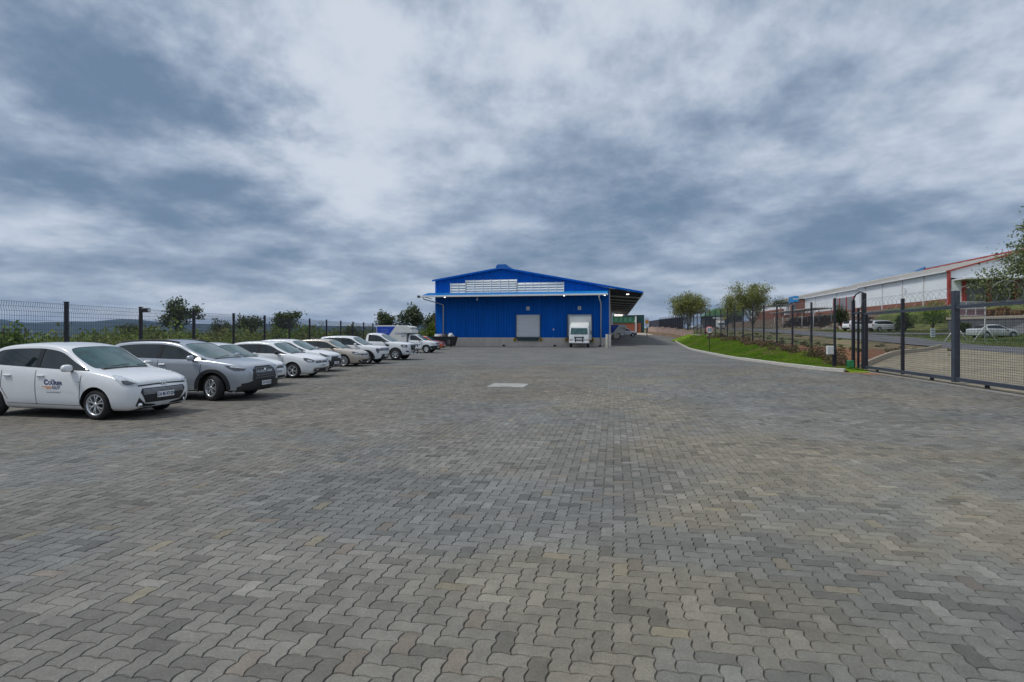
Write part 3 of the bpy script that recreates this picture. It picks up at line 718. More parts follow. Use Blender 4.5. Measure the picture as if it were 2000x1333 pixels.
# concrete bollards at the warehouse corner
bm_ = pm('bollard_concrete', (.42, .40, .36), .9, var=.2, scale=4, bump=.3)
def bollard(px, py, h, r, label):
    x, y = gp(px, py); o = T('bollard', label, 'bollard', (x, y, 0), 0, 'bollards at the warehouse corner')
    b = MB(); b.lathe([(0, r*1.0), (h-.06, r), (h-.02, r*.93), (h, r*.7), (h, .001)], 16, axis='z'); b.build('post', bm_, o)
    b = MB(); b.lathe([(.0, r*1.9), (.03, r*1.85), (.03, r*.9)], 16, axis='z'); b.build('footing', bm_, o)
bollard(1186, 680.5, 1.6, .19, 'stout pale concrete bollard standing before the blue warehouse corner')
bollard(1192, 679.5, 1.55, .11, 'slimmer grey concrete bollard just right of the stout one')

# ================================================================== vehicles
def paint(name, col, rough=.28, metal=0.0): return pm('paint_'+name, col, rough, metal, var=.03, scale=2, coat=.7)
P_WHITE = paint('white', (.74, .76, .78)); P_SILVER = paint('silver', (.40, .435, .48), .3, .45); P_GOLD = paint('champagne', (.50, .45, .38), .3, .35)
P_ORANGE = paint('orange_red', (.55, .10, .04)); P_RED = paint('red', (.45, .03, .03))
GLASS = pm('car_glass', (.012, .02, .022), .04, var=.2, spec=.6); GLASS_W = pm('windscreen_glass', (.04, .10, .105), .04, var=.55, scale=2.2, spec=.65)  # lighter teal in the windscreen colour stands in for reflected sky
TYRE = pm('tyre_rubber', (.018, .018, .019), .85, var=.25, scale=8, bump=.2); TRIM = pm('black_trim', (.02, .021, .024), .55, var=.15); ARCHIN = pm('arch_inside', (.012, .012, .013), .9)
CHROME = pm('chrome', (.75, .76, .78), .12, metal=1, var=.03); RIM = pm('rim_alloy', (.58, .6, .62), .3, metal=.75, var=.06); RIMD = pm('rim_hollow', (.03, .03, .033), .6)
LENS = pm('lamp_lens', (.50, .54, .58), .08, var=.35, scale=14, coat=1); LENSD = pm('lamp_dark', (.05, .055, .065), .1, var=.3, scale=12, coat=1); REDL = pm('tail_lens', (.30, .012, .012), .15, coat=1)
PLATE = pm('plate_white', (.72, .73, .74), .4); PLATE_T = pm('plate_blue_text', (.02, .05, .16), .5); PILLAR = pm('pillar_black', (.008, .008, .009), .25, var=.1); SEAM = pm('panel_gap', (.03, .032, .035), .8)
INK_NAVY = pm('ink_navy', (.015, .03, .13), .45); INK_OR = pm('ink_orange', (.75, .2, .03), .45); INK_BLUE = pm('ink_blue', (.01, .06, .45), .4)

def eval_mesh(o):
    dg = bpy.context.evaluated_depsgraph_get(); return bpy.data.meshes.new_from_object(o.evaluated_get(dg))
_rimc = {}
def wheel_meshes(r, rr, w, spokes, style):
    key = (r, rr, w, spokes, style)
    if key in _rimc: return _rimc[key]
    b = MB(); h = w/2
    b.lathe([(-h+.02, rr-.01), (-h, rr+.012), (-h-.006, lerp(rr, r, .45)), (-h+.012, r-.025), (-h+.04, r-.004), (0, r), (h-.04, r-.004), (h-.012, r-.025), (h+.006, lerp(rr, r, .45)), (h, rr+.012), (h-.02, rr-.01)], 36)
    tyre = b.mesh('tyre', TYRE)
    b = MB()      # outer face towards -y
    b.lathe([(-h+.03, rr-.012), (-h+.005, rr+.006), (-h+.004, rr-.008), (-h+.03, rr-.028), (h-.02, rr-.03), (h-.02, .02)], 36, mi=0)
    b.lathe([(-h+.075, rr-.02), (-h+.075, .01)], 24, mi=1)
    for i in range(spokes):
        t = 2*math.pi*i/spokes
        for dt in ((-.24, .24) if style == 'twin' else (0,)):
            w0, w1 = (.0125, .0155) if style == 'twin' else (.026, .038)
            w0 *= r/.3; w1 *= r/.3; vs = []
            for rad, ww, yy_ in ((rr*.16, w0*1.1, -h+.02), (rr*.6, w0*.85, -h+.012), (rr-.012, w1, -h+.02)):
                a_ = t+dt*(rad/rr)*1.0
                c0 = (rad*math.cos(a_), rad*math.sin(a_)); n_ = (-math.sin(a_), math.cos(a_))
                for sgn in (-1, 1): vs.append((c0[0]+n_[0]*ww*sgn, yy_, c0[1]+n_[1]*ww*sgn)); vs.append((c0[0]+n_[0]*ww*sgn*1.1, yy_+.045, c0[1]+n_[1]*ww*sgn*1.1))
            fs = []
            for q in (0, 4): fs += [(q, q+2, q+6, q+4), (q, q+4, q+5, q+1), (q+2, q+3, q+7, q+6)]
            b.add(vs, fs, 0)
    b.lathe([(-h+.03, rr*.22), (-h+.016, rr*.20), (-h+.010, rr*.12), (-h+.010, .001)], 16, mi=0)
    if style == 'steel':
        b.lathe([(-h+.03, rr-.03), (-h+.02, rr*.75), (-h+.035, rr*.45), (-h+.02, rr*.3)], 24, mi=0)
    rim = b.mesh('rim', [RIM, RIMD]); _rimc[key] = (tyre, rim); return tyre, rim
def add_wheel(root, x, y, r, rr, w, spokes, style, steer=0):
    ty, ri = wheel_meshes(r, rr, w, spokes, style)
    o = bpy.data.objects.new('wheel', ty); C.objects.link(o); o.name = 'wheel'; o.parent = root; o.location = (x, y, r)
    o.rotation_euler = (0, rnd.uniform(0, 1.2), steer+(math.pi if y > 0 else 0)); q = link('rim', ri, o)
    return o

class Car:
    """body lofted through cross-sections; x runs forward from the middle of the wheelbase, y to the car's left"""
    def __init__(s, root, sp):
        s.root, s.sp = root, sp; s.loft()
    def X(s, x): return s.sp['fo']+s.sp['wb']/2-x           # distance behind the nose -> local x
    def loft(s):
        sp = s.sp; L, Wd = sp['L'], sp['W']/2; top, belt = sp['top'], sp['belt']; xc, xh, xr, xt = sp['cowl'], sp['header'], sp['roofrear'], sp['tail']
        wid = sp.get('plan', [(0, .74), (.05, .84), (.18, .935), (.45, .985), (.9, 1), (L-.7, 1), (L-.3, .965), (L-.1, .90), (L, .80)])
        B1, B2, Cp = sp['bpil'], sp['bpil']+.10, sp['cpil']
        st = [0, .05, .16, .4, sp['fo'], xc-.08, xc, lerp(xc, xh, .33), lerp(xc, xh, .68), xh, lerp(xh, B1, .5), B1, B2, lerp(B2, Cp, .5), Cp, xr, lerp(xr, xt, .5), xt]
        if sp.get('deck'): st += [lerp(xt, L, .4), L-.2, L-.06, L]
        else: st += ([lerp(xt, L, .6)] if L-xt > .15 else [])+[L]
        st = sorted(set(round(q, 3) for q in st)); s.st = st
        Hm = max(z for _, z in top); ry = sp.get('roofw', .70); zb0 = sp['zb']
        rows_all = []
        for x in st:
            w = pl(wid, x)*Wd; Tz = pl(top, x); Bz = pl(belt, x); zb = zb0+(.05 if x < .1 or x > L-.1 else 0)
            cabin = xc+1e-3 < x < xt-1e-3
            if not cabin:
                S5 = Tz-.055
                up = [(.935*w, S5), (.905*w, Tz-.042), (.875*w, Tz-.034), (.83*w, Tz-.026), (.76*w, Tz-.018), (.42*w, Tz-.004), (0, Tz)]
            else:
                S5 = Bz; k = max(0, min(1, (Tz-Bz)/(Hm-Bz)))
                z8 = Bz+max(.004, (Tz-Bz)*(.80 if x < xh-.01 or x > xr+.01 else .90)-.01); y8 = lerp(.84, ry+.06, k**1.1)*w
                z6, z7 = Bz+min(.025, .25*(z8-Bz)), z8-min(.05, .3*(z8-Bz))
                y5 = .955*w
                yl = lambda z: lerp(y5, y8, ((z-Bz)/(z8-Bz))**1.25)
                y9 = y8-.055*(1 if x > xh-.01 else .8)
                z9 = z8+(.03 if xh-.01 <= x <= xr+.01 else .012)
                up = [(y5, Bz), (yl(z6)-.004, z6), (yl(z7)-.004, z7), (y8, z8), (y9, min(z9, Tz-.004)), (.52*y9, lerp(z9, Tz, .78)), (0, Tz)]
            m3, m4 = zb+.46*(S5-zb), S5-.10
            pts = [(0, zb), (.82*w, zb), (.965*w, zb+.055), (1.0*w, m3), (.992*w, max(m3+.04, m4))]+up
            xo = [0]*12
            if x == st[0]: xo = sp.get('nose', [.09, .09, .05, .0, .0, .02, .03, .035, .04, .045, .05, .05])
            if x == st[-1]: xo = [-q for q in sp.get('rear', [.07, .07, .04, 0, 0, .0, .01, .01, .01, .01, .01, .01])]
            rows_all.append([(s.X(x+xo[i]), p[0], p[1]) for i, p in enumerate(pts)])
        NR = 12; bm = bmesh.new(); R_, L_ = [], []
        for row in rows_all:
            a_ = [bm.verts.new((p[0], -p[1], p[2])) for p in row]; b_ = [a_[i] if row[i][1] == 0 else bm.verts.new(row[i]) for i in range(NR)]
            R_.append(a_); L_.append(b_)
        cr = bm.edges.layers.float.new('crease_edge'); faces = {}
        def quad(vs, mi):
            f = bm.faces.new(vs); f.material_index = mi; f.smooth = True; return f
        n = len(st)
        for j in range(n-1):
            xm = (st[j]+st[j+1])/2
            for i in range(NR-1):
                mi = 0
                if i <= 1: mi = 5 if sp.get('clad') else (4 if i == 0 else 0)
                if i >= 9 and xc < xm < xh: mi = 1
                if i >= 9 and xr < xm < xt and not sp.get('norear'): mi = 3
                if i == 6 and xc+.02 < xm < Cp and not (B1 < xm < B2): mi = 2
                if i == 6 and B1 < xm < B2: mi = 6
                if sp.get('van') and i == 6 and xm > B1: mi = 0
                if i == 6 and Cp < xm < xr and sp.get('quarter'): mi = 2
                if sp.get('blackroof') and i >= 7 and mi == 0 and xh-.6 < xm < xt: mi = 5
                quad([R_[j][i], R_[j][i+1], R_[j+1][i+1], R_[j+1][i]], mi); quad([L_[j+1][i], L_[j+1][i+1], L_[j][i+1], L_[j][i]], mi)
        for j, dx_, sg in ((0, sp.get('bow', .07), 1), (n-1, -.03, -1)):
            cen = {1: R_[j][0], 10: R_[j][11]}
            for i in range(2, 10):
                p = R_[j][i].co; cen[i] = bm.verts.new((p.x+dx_, 0, p.z))
            cen[1].co.x += dx_*.9; cen[10].co.x += dx_*.7
            for i in range(1, 10):
                q = [R_[j][i], cen[i], cen[i+1], R_[j][i+1]]; q2 = [L_[j][i+1], cen[i+1], cen[i], L_[j][i]]
                if sg < 0: q.reverse(); q2.reverse()
                mi = 5 if (sp.get('clad') and i <= 1) else 0
                quad(q, mi); quad(q2, mi)
        bmesh.ops.recalc_face_normals(bm, faces=bm.faces)
        bm.edges.index_update()
        for e_ in bm.edges:
            ms = set(f.material_index for f in e_.link_faces)
            if len(ms) > 1: e_[cr] = .85
        for j in range(n-1):
            for side in (R_, L_):
                e_ = bm.edges.get((side[j][5], side[j+1][5])); 
                if e_ and e_[cr] < .4: e_[cr] = sp.get('shoulder', .35)
                e_ = bm.edges.get((side[j][8], side[j+1][8]))
                if e_ and e_[cr] < .3: e_[cr] = .35
        me = bpy.data.meshes.new('body'); bm.to_mesh(me); bm.free()
        for m in (sp['paint'], GLASS_W, GLASS, GLASS, ARCHIN, TRIM, PILLAR): me.materials.append(m)
        o = link('body', me); md = o.modifiers.new('s', 'SUBSURF'); md.levels = md.render_levels = 2
        me2 = eval_mesh(o); o.modifiers.clear(); o.data = me2
        s.bvh_full = None
        # wheel arches
        b = MB(); ra = sp['r']+sp.get('gap', .055); yi = Wd-.30
        for xa in (sp['wb']/2, -sp['wb']/2):
            for sg in (-1, 1):
                prof = [(sg*yi, .001), (sg*yi, ra), (sg*(Wd+.3), ra), (sg*(Wd+.3), .001)]
                c0 = len(b.v); b.lathe(prof, 32, c=(xa, 0, sp['r']+.0))
        bm = bmesh.new(); cm = b.mesh('cut', ARCHIN); bm.from_mesh(cm); bmesh.ops.remove_doubles(bm, verts=bm.verts, dist=.002); bmesh.ops.recalc_face_normals(bm, faces=bm.faces); bm.to_mesh(cm); bm.free()
        for p in cm.polygons: p.material_index = 0
        co = link('cut', cm); md = o.modifiers.new('b', 'BOOLEAN'); md.operation = 'DIFFERENCE'; md.object = co; md.solver = 'EXACT'
        try: md.material_mode = 'TRANSFER'
        except Exception: pass
        me3 = eval_mesh(o); o.modifiers.clear(); bpy.data.objects.remove(co); bpy.data.objects.remove(o)
        slots = [m for m in me3.materials]
        bm = bmesh.new(); bm.from_mesh(me3); s.bvh = BVHTree.FromBMesh(bm)
        gl = {}
        for f in bm.faces:
            m = slots[f.material_index] if f.material_index < len(slots) else None
            gl[f.index] = 'w' if m == GLASS_W else ('g' if m == GLASS else 'b')
        s.split(bm, gl, slots); bm.free()
    def split(s, bm, gl, slots):
        bm.faces.ensure_lookup_table(); seen = set(); groups = [('body', [f for f in bm.faces if gl[f.index] == 'b'])]
        for f in bm.faces:
            if gl[f.index] == 'b' or f.index in seen: continue
            st_ = [f]; seen.add(f.index); comp = []
            while st_:
                q = st_.pop(); comp.append(q)
                for e_ in q.edges:
                    for g in e_.link_faces:
                        if g.index not in seen and gl[g.index] == gl[f.index]: seen.add(g.index); st_.append(g)
            xs = sum(q.calc_center_median().x for q in comp)/len(comp); ym = sum(q.calc_center_median().y for q in comp)/len(comp)
            nm = 'windscreen' if gl[f.index] == 'w' else ('rear_window' if abs(ym) < .15 else 'side_window')
            groups.append((nm, comp))
        for nm, fs in groups:
            vm = {}; vv = []; ff = []; mi = []
            for f in fs:
                for v in f.verts:
                    if v.index not in vm: vm[v.index] = len(vv); vv.append(v.co-(v.normal*.006 if nm != 'body' else v.normal*0))
                ff.append([vm[v.index] for v in f.verts]); mi.append(f.material_index)
            me = bpy.data.meshes.new(nm); me.from_pydata(vv, [], ff)
            if nm == 'body':
                for m in slots: me.materials.append(m)
                me.polygons.foreach_set('material_index', mi)
            else: me.materials.append(GLASS_W if nm == 'windscreen' else GLASS)
            me.polygons.foreach_set('use_smooth', [True]*len(ff)); me.update()
            me.set_sharp_from_angle(angle=R(38))
            link(nm, me, s.root)
    # projection of flat outlines on the bodywork. az: 0 = seen from the front, 90 = from the right, 180 = from behind
    def proj(s, az, u, z, off, mirror=False):
        a_ = R(az); D_ = Vector((math.cos(a_), -math.sin(a_), 0)); fw = -D_; rt = fw.cross(Vector((0, 0, 1)))
        if mirror: D_.y *= -1; fw = -D_; rt.y *= -1
        p0 = rt*u+Vector((0, 0, z))+D_*6
        hit, nrm, idx, dist = s.bvh.ray_cast(p0, fw)
        if hit is None or dist > 7.5: 
            h2, n2, _, _ = s.bvh.find_nearest(rt*u+Vector((0, 0, z))+D_*s.sp['W']*.5)
            hit, nrm = h2, n2
        if nrm.dot(D_) < 0: nrm = -nrm
        return hit+nrm*off
    def patch(s, name, az, poly, off, mat, mirror=False, parent=None, cuts=3, smoothp=False):
        bm = bmesh.new(); vs = [bm.verts.new((u, 0, z)) for u, z in poly]; bm.faces.new(vs)
        bmesh.ops.triangulate(bm, faces=bm.faces); bmesh.ops.subdivide_edges(bm, edges=bm.edges, cuts=cuts, use_grid_fill=True)
        for v in bm.verts: v.co = s.proj(az, v.co.x, v.co.z, off, mirror)
        # thickness: skirt back towards the body
        ed = [e_ for e_ in bm.edges if e_.is_boundary]; r_ = bmesh.ops.extrude_edge_only(bm, edges=ed)
        cx = Vector((0, 0, 0))
        a_ = R(az); D_ = Vector((math.cos(a_), -math.sin(a_)*(-1 if mirror else 1), 0))
        for g in r_['geom']:
            if isinstance(g, bmesh.types.BMVert): g.co -= D_*(off+.02)
        bmesh.ops.recalc_face_normals(bm, faces=bm.faces)
        me = bpy.data.meshes.new(name); bm.to_mesh(me); bm.free(); me.materials.append(mat)
        me.polygons.foreach_set('use_smooth', [True]*len(me.polygons)); me.set_sharp_from_angle(angle=R(40))
        return link(name, me, parent or s.root)
    def both(s, name, az, poly, off, mat, **k):
        return [s.patch(name, az, poly, off, mat, False, **k), s.patch(name, az, poly, off, mat, True, **k)]
    def seam(s, name, az, line, wd, off, mat, mirror=False, parent=None, sub=8):
        P = []
        for (a_, b_) in zip(line, line[1:]):
            for i in range(sub): P.append((lerp(a_[0], b_[0], i/sub), lerp(a_[1], b_[1], i/sub)))
        P.append(line[-1]); V = []; Fc = []
        for i, p in enumerate(P):
            q0, q1 = P[max(0, i-1)], P[min(len(P)-1, i+1)]; d = Vector((q1[0]-q0[0], q1[1]-q0[1])).normalized(); n_ = Vector((-d.y, d.x))*wd/2
            V.append(s.proj(az, p[0]+n_.x, p[1]+n_.y, off, mirror)); V.append(s.proj(az, p[0]-n_.x, p[1]-n_.y, off, mirror))
        for i in range(len(P)-1): Fc.append((2*i, 2*i+1, 2*i+3, 2*i+2))
        me = bpy.data.meshes.new(name); me.from_pydata(V, [], Fc); me.materials.append(mat); me.update(); return link(name, me, parent or s.root)
    def textp(s, name, az, body, u, z, size, mat, bold=0.0, off=.004, shear=0, sx=1.0, slope=0):
        me = text_mesh(body, size, 0, bold)
        for v in me.vertices:
            uu = v.co.x*sx+shear*v.co.y; v.co = s.proj(az, u+uu, z+v.co.y+slope*uu, off)
        me.materials.clear(); me.materials.append(mat); me.update(); return link(name, me, s.root)
    def dress(s):
        sp = s.sp; W2 = sp['W']/2; wb = sp['wb']
        for xa, stf in ((wb/2, sp.get('steer', 0)), (-wb/2, 0)):
            for sg in (-1, 1): add_wheel(s.root, xa, sg*(W2-.115-sp.get('tuck', .0)), sp['r'], sp['rr'], sp.get('tw', .2), sp.get('spokes', 8), sp.get('rim', 'twin'), stf)
        # underbody so that no light leaks
        MB().box((s.X(sp['L']/2), 0, sp['zb']+.12), (sp['L']-.5, sp['W']-.75, .2)).build('underbody', ARCHIN, s.root)
        # mirrors
        xm = s.X(sp['cowl']+.36); zm = pl(sp['belt'], sp['cowl']+.36)+.055
        for sg in (-1, 1):
            m = MB(); me = bmesh.new(); bmesh.ops.create_uvsphere(me, u_segments=14, v_segments=9, radius=.5)
            for v in me.verts:
                v.co = Vector([math.copysign(abs(q*2)**.72/2, q) for q in v.co])
                v.co.x *= .15*(1 if v.co.x > 0 else .5); v.co.y *= .22*(1-.25*max(0, v.co.z)); v.co.z *= .145
            mm = bpy.data.meshes.new('mirror'); me.to_mesh(mm); me.free(); mm.materials.append(sp.get('mirror', sp['paint'])); mm.polygons.foreach_set('use_smooth', [True]*len(mm.polygons))
            mo = link('mirror', mm, s.root, (xm, sg*(W2+.085), zm+.02))
            MB().box((-.02, -sg*.10, -.055), (.07, .17, .035), bev=.012).build('mirror_arm', TRIM, mo)
        # handles and door gaps on both flanks
        B1 = s.X(sp['bpil']+.05); bz = pl(sp['belt'], sp['bpil']); zs = sp['zb']+.10; A0 = s.X(sp['cowl']+.16); R0 = s.X(sp['cpil']+sp.get('rdoor', -.05))
        for mir in (False, True):
            s.seam('door_gap', 90, [(A0+.03, bz-.10), (A0, bz-.45), (A0-.02, zs)], .014, .0025, SEAM, mir)
            s.seam('door_gap', 90, [(B1, bz-.01), (B1+.01, zs)], .014, .0025, SEAM, mir)
            if sp.get('doors', 4) == 4:
                s.seam('door_gap', 90, [(R0, bz-.02), (R0-.02, bz-.35), (R0+.14, zs+.1)], .014, .0025, SEAM, mir)
            s.seam('sill_gap', 90, [(A0-.02, zs), (R0+.12, zs+.02)], .008, .0025, SEAM, mir)
            for hx in ([B1+.14, R0+.16] if sp.get('doors', 4) == 4 else [B1+.14]):
                p = s.proj(90, hx, bz-.12, .018, mir); h_ = MB().box((0, 0, 0), (.19, .035, .034), bev=.011).build('door_handle', sp['paint'], s.root, tuple(p))
        # bonnet gap
        zc = pl(sp['top'], sp['cowl'])
        MB().box((s.X(sp['cowl']-.03), 0, zc-.018), (.10, sp['W']*.62, .045), bev=.012).build('cowl_vent', TRIM, s.root)
        for sg in (-.30, .30):
            MB().tube([(s.X(sp['cowl']-.02), sg, zc+.03), (s.X(sp['cowl']+.05), sg+.46, pl(sp['top'], sp['cowl']+.05)+.022)], .009, 4).build('wiper', TRIM, s.root)
    def roofpt(s, x, y, off=.0):
        hit, n_, i_, d_ = s.bvh.ray_cast(Vector((x, y, 4)), Vector((0, 0, -1))); return (x, y, (hit.z if hit else 1.5)+off)
    def plate(s, z, body, back=False, w=.46, h=.115, tilt=0, off=.012):
        p = s.proj(180 if back else 0, 0, z, off); pr_ = T('number_plate', '', '') if False else None
        o = MB().box((0, 0, 0), (.014, w, h), bev=.004).build('number_plate', PLATE, s.root, tuple(p))
        tm = text_mesh(body, h*.78, 0, .003); 
        sg = -1 if back else 1
        for v in tm.vertices: v.co = (sg*.0095, sg*v.co.x*.78, v.co.y)
        tm.materials.clear(); tm.materials.append(PLATE_T); link('plate_text', tm, o); return o
    def grille_mesh(s, name, az, u0, u1, z0, z1, nu_, nz, mat, off=.016, parent=None, diag=True):
        """lattice bars over a grille opening"""
        for i in range(nz):
            z = lerp(z0, z1, (i+.5)/nz); s.seam(name, az, [(u0, z), (u1, z)], .012, off, mat, False, parent, 10)

def place(px, py, sp, label, cat, heading, group=None, h=0.0, name='car', side=-1, sc=1.0):
    """stand a car so that its visible front wheel touches the ground at that pixel; heading in degrees clockwise from +x"""
    x, y = gp(px, py, h); a_ = -R(heading); fx, fy = math.cos(a_), math.sin(a_); lx, ly = -fy, fx
    tr = sp['W']/2-.115; wb = sp['wb']/2
    cx = x-(fx*wb+lx*side*tr)*sc; cy = y-(fy*wb+ly*side*tr)*sc
    o = T(name, label, cat, (cx, cy, h), a_, group); o.scale = (sc, sc, sc); return o

ROW = 'cars parked nose out along the left fence'
# ---- white hatchback with courier lettering (nearest)
sp = dict(L=3.91, W=1.66, wb=2.56, fo=.80, r=.295, rr=.205, zb=.17, paint=P_WHITE, spokes=6, rim='twin', tw=.185,
  top=[(0, .66), (.05, .735), (.16, .80), (.4, .875), (.8, .955), (.98, .985), (1.65, 1.405), (2.0, 1.485), (2.35, 1.505), (3.0, 1.49), (3.42, 1.43), (3.80, 1.02), (3.91, .86)],
  belt=[(.98, .915), (2.0, .955), (3.1, 1.01), (3.84, 1.04)], cowl=.98, header=1.68, bpil=2.17, cpil=3.12, roofrear=3.44, tail=3.78, roofw=.70, quarter=True)
r_ = place(193, 820, sp, 'white hatchback with courier company lettering on its door, nearest in the row', 'car', 12, ROW, name='parked_car', sc=1.06)
c = Car(r_, sp); c.dress(); X = c.X
hl = c.both('headlight', 50, [(1.23, .70), (1.08, .775), (.90, .845), (.76, .865), (.84, .77), (.94, .685), (1.08, .655), (1.2, .665)], .008, LENS)
for o, mi in zip(hl, (False, True)): c.patch('lamp_bowl', 50, [(1.16, .705), (1.02, .76), (.93, .765), (.96, .70), (1.06, .675)], .013, LENSD, mi, parent=o)
g = c.patch('grille', 0, [(-.50, .60), (.50, .60), (.54, .53), (.42, .315), (-.42, .315), (-.54, .53)], .006, TRIM)
for i in range(5):
    c.seam('grille_bar', 0, [(-.49+abs(i-3)*.0, .575-i*.022), (.49, .575-i*.022)], .007, .012, RIM, parent=g)
for i in range(4): c.seam('grille_bar', 0, [(-.40, .395-i*.022), (.40, .395-i*.022)], .005, .012, LENSD, parent=g)
c.seam('bonnet_strip', 0, [(-.58, .655), (0, .668), (.58, .655)], .028, .006, TRIM)
em = MB(); em.tube([(0, .075*math.cos(t*math.pi/9), .045*math.sin(t*math.pi/9)) for t in range(18)], .007, 5, closed=True)
em.tube([(0, -.04, -.028), (0, -.02, .028)], .008, 5); em.tube([(0, .04, .028), (0, .02, -.028)], .008, 5); em.tube([(0, -.03, -.004), (0, .03, .004)], .007, 5)
p = c.proj(0, 0, .665, .022); em.build('emblem', CHROME, r_, tuple(p))
for mi in (False, True):
    fs = c.patch('fog_surround', 42, [(.96, .43), (.90, .27), (1.02, .235), (1.25, .245), (1.22, .275), (1.06, .30)], .007, TRIM, mi)
    p = c.proj(42, .965, .285, .012, mi); MB().lathe([(0, .048), (.02, .04), (.025, .001)], 14, axis='x').build('fog_lamp', CHROME, r_, tuple(p), (-R(42) if not mi else R(42)))
    c.seam('flank_crease', 90, [(X(1.25), .52), (X(2.2), .60)], .012, .002, P_WHITE, mi)
c.plate(.455, 'CA 86 XT\u00b7ZN', w=.42)
# door lettering, right flank
dx_ = X(1.78)
c.textp('lettering', 90, 'THE', dx_+.00, .755, .05, INK_NAVY, .001, shear=.1)
c.textp('lettering', 90, 'C', dx_-.165, .715, .135, INK_NAVY, .006)
c.textp('lettering', 90, 'OURIER', dx_+.06, .700, .098, INK_NAVY, .003, sx=1.0, slope=-.03)
c.textp('lettering', 90, 'GUY', dx_+.085, .615, .086, INK_NAVY, .002, sx=1.1, slope=-.03)
c.textp('lettering', 90, 'www.thecourierguy.co.za', dx_+.02, .525, .034, INK_NAVY, .0006)
for i, (a0, a1) in enumerate(((-.26, -.03), (-.18, -.02), (-.14, -.03))): c.seam('lettering_stripe', 90, [(dx_+a0, .632-i*.02), (dx_+a1, .632-i*.02)], .011, .004, INK_OR)
for sg in (-1, 1): MB().box((X(1.16), sg*.822, .735), (.07, .012, .02), bev=.004).build('side_repeater', LENS, r_)

# ---- silver crossover
sp = dict(L=4.46, W=1.825, wb=2.64, fo=.94, r=.345, rr=.23, zb=.22, paint=P_SILVER, spokes=6, rim='twin', tw=.22, clad=True, gap=.06, steer=R(-20),
  top=[(0, .80), (.05, .90), (.16, .965), (.45, 1.03), (.9, 1.085), (1.12, 1.11), (1.9, 1.50), (2.3, 1.59), (2.8, 1.62), (3.5, 1.59), (3.95, 1.53), (4.32, 1.16), (4.46, .98)],
  belt=[(1.12, 1.05), (2.2, 1.065), (3.4, 1.10), (4.3, 1.16)], cowl=1.12, header=1.95, bpil=2.45, cpil=3.45, roofrear=3.95, tail=4.30, roofw=.68, quarter=True, mirror=P_SILVER, shoulder=.6)
r_ = place(418, 783, sp, 'silver crossover with black wheel arches and black mesh grille, second in the row', 'car', 7, ROW, name='parked_car')
c = Car(r_, sp); c.dress(); X = c.X
for mi in (False, True):
    h0 = c.patch('headlight', 55, [(1.36, .865), (.92, .93), (.86, .93), (.98, .84), (1.12, .785), (1.34, .80)], .007, LENSD, mi)
    c.seam('lamp_strip', 55, [(1.34, .862), (1.0, .90)], .03, .012, LENS, mi, parent=h0)
    for xa in (sp['wb']/2, -sp['wb']/2):      # arch cladding
        V = []; Fc = []; ra = sp['r']+.06
        for i in range(25):
            t = R(-12+204*i/24)
            for rr_, of in ((ra+.002, .022), (ra+.085, .022), (ra+.10, .001)):
                V.append(c.proj(90, xa+rr_*math.cos(t), max(.24, sp['r']+rr_*math.sin(t)), of, mi))
        for i in range(24):
            for q in (0, 1): Fc.append((3*i+q, 3*i+q+1, 3*i+q+4, 3*i+q+3))
        me = bpy.data.meshes.new('arch_cladding'); me.from_pydata(V, [], Fc); me.materials.append(TRIM); me.update(); link('arch_cladding', me, r_)
    c.patch('corner_vent', 45, [(1.10, .66), (1.02, .60), (1.00, .38), (1.14, .38), (1.16, .52)], .005, P_SILVER, mi)
    MB().tube([c.roofpt(X(q), (.58 if mi else -.58), .02) for q in (2.1, 2.5, 2.9, 3.3, 3.8)], .02, 6).build('roof_rail', TRIM, r_)
g = c.patch('grille', 0, [(-.50, .80), (-.34, .885), (.34, .885), (.50, .80), (.56, .55), (.46, .50), (-.46, .50), (-.56, .55)], .010, TRIM)
for i in range(5):
    for k_ in range(9):
        u = -.42+k_*.105+(.05 if i % 2 else 0)
        if abs(u) < .46: c.seam('grille_cell', 0, [(u-.032, .575+i*.062), (u, .60+i*.062), (u+.032, .575+i*.062)], .008, .016, LENS, parent=g, sub=2)
em = MB(); em.lathe([(0, .055), (.015, .05), (.018, .001)], 16, axis='x'); em.build('emblem', CHROME, r_, tuple(c.proj(0, 0, .77, .012)))
c.patch('front_bumper', 0, [(-.80, .46), (-.5, .52), (.5, .52), (.80, .46), (.78, .26), (.5, .22), (-.5, .22), (-.78, .26)], .02, TRIM, cuts=4)
for mi in (False, True): c.patch('bumper_corner', 48, [(1.36, .50), (1.02, .40), (.92, .36), (.92, .23), (1.36, .22)], .018, TRIM, mi)
c.seam('skid_plate', 0, [(-.55, .235), (.55, .235)], .035, .026, RIM)
c.plate(.44, 'CN 47 LB ZN', w=.44, off=.036)

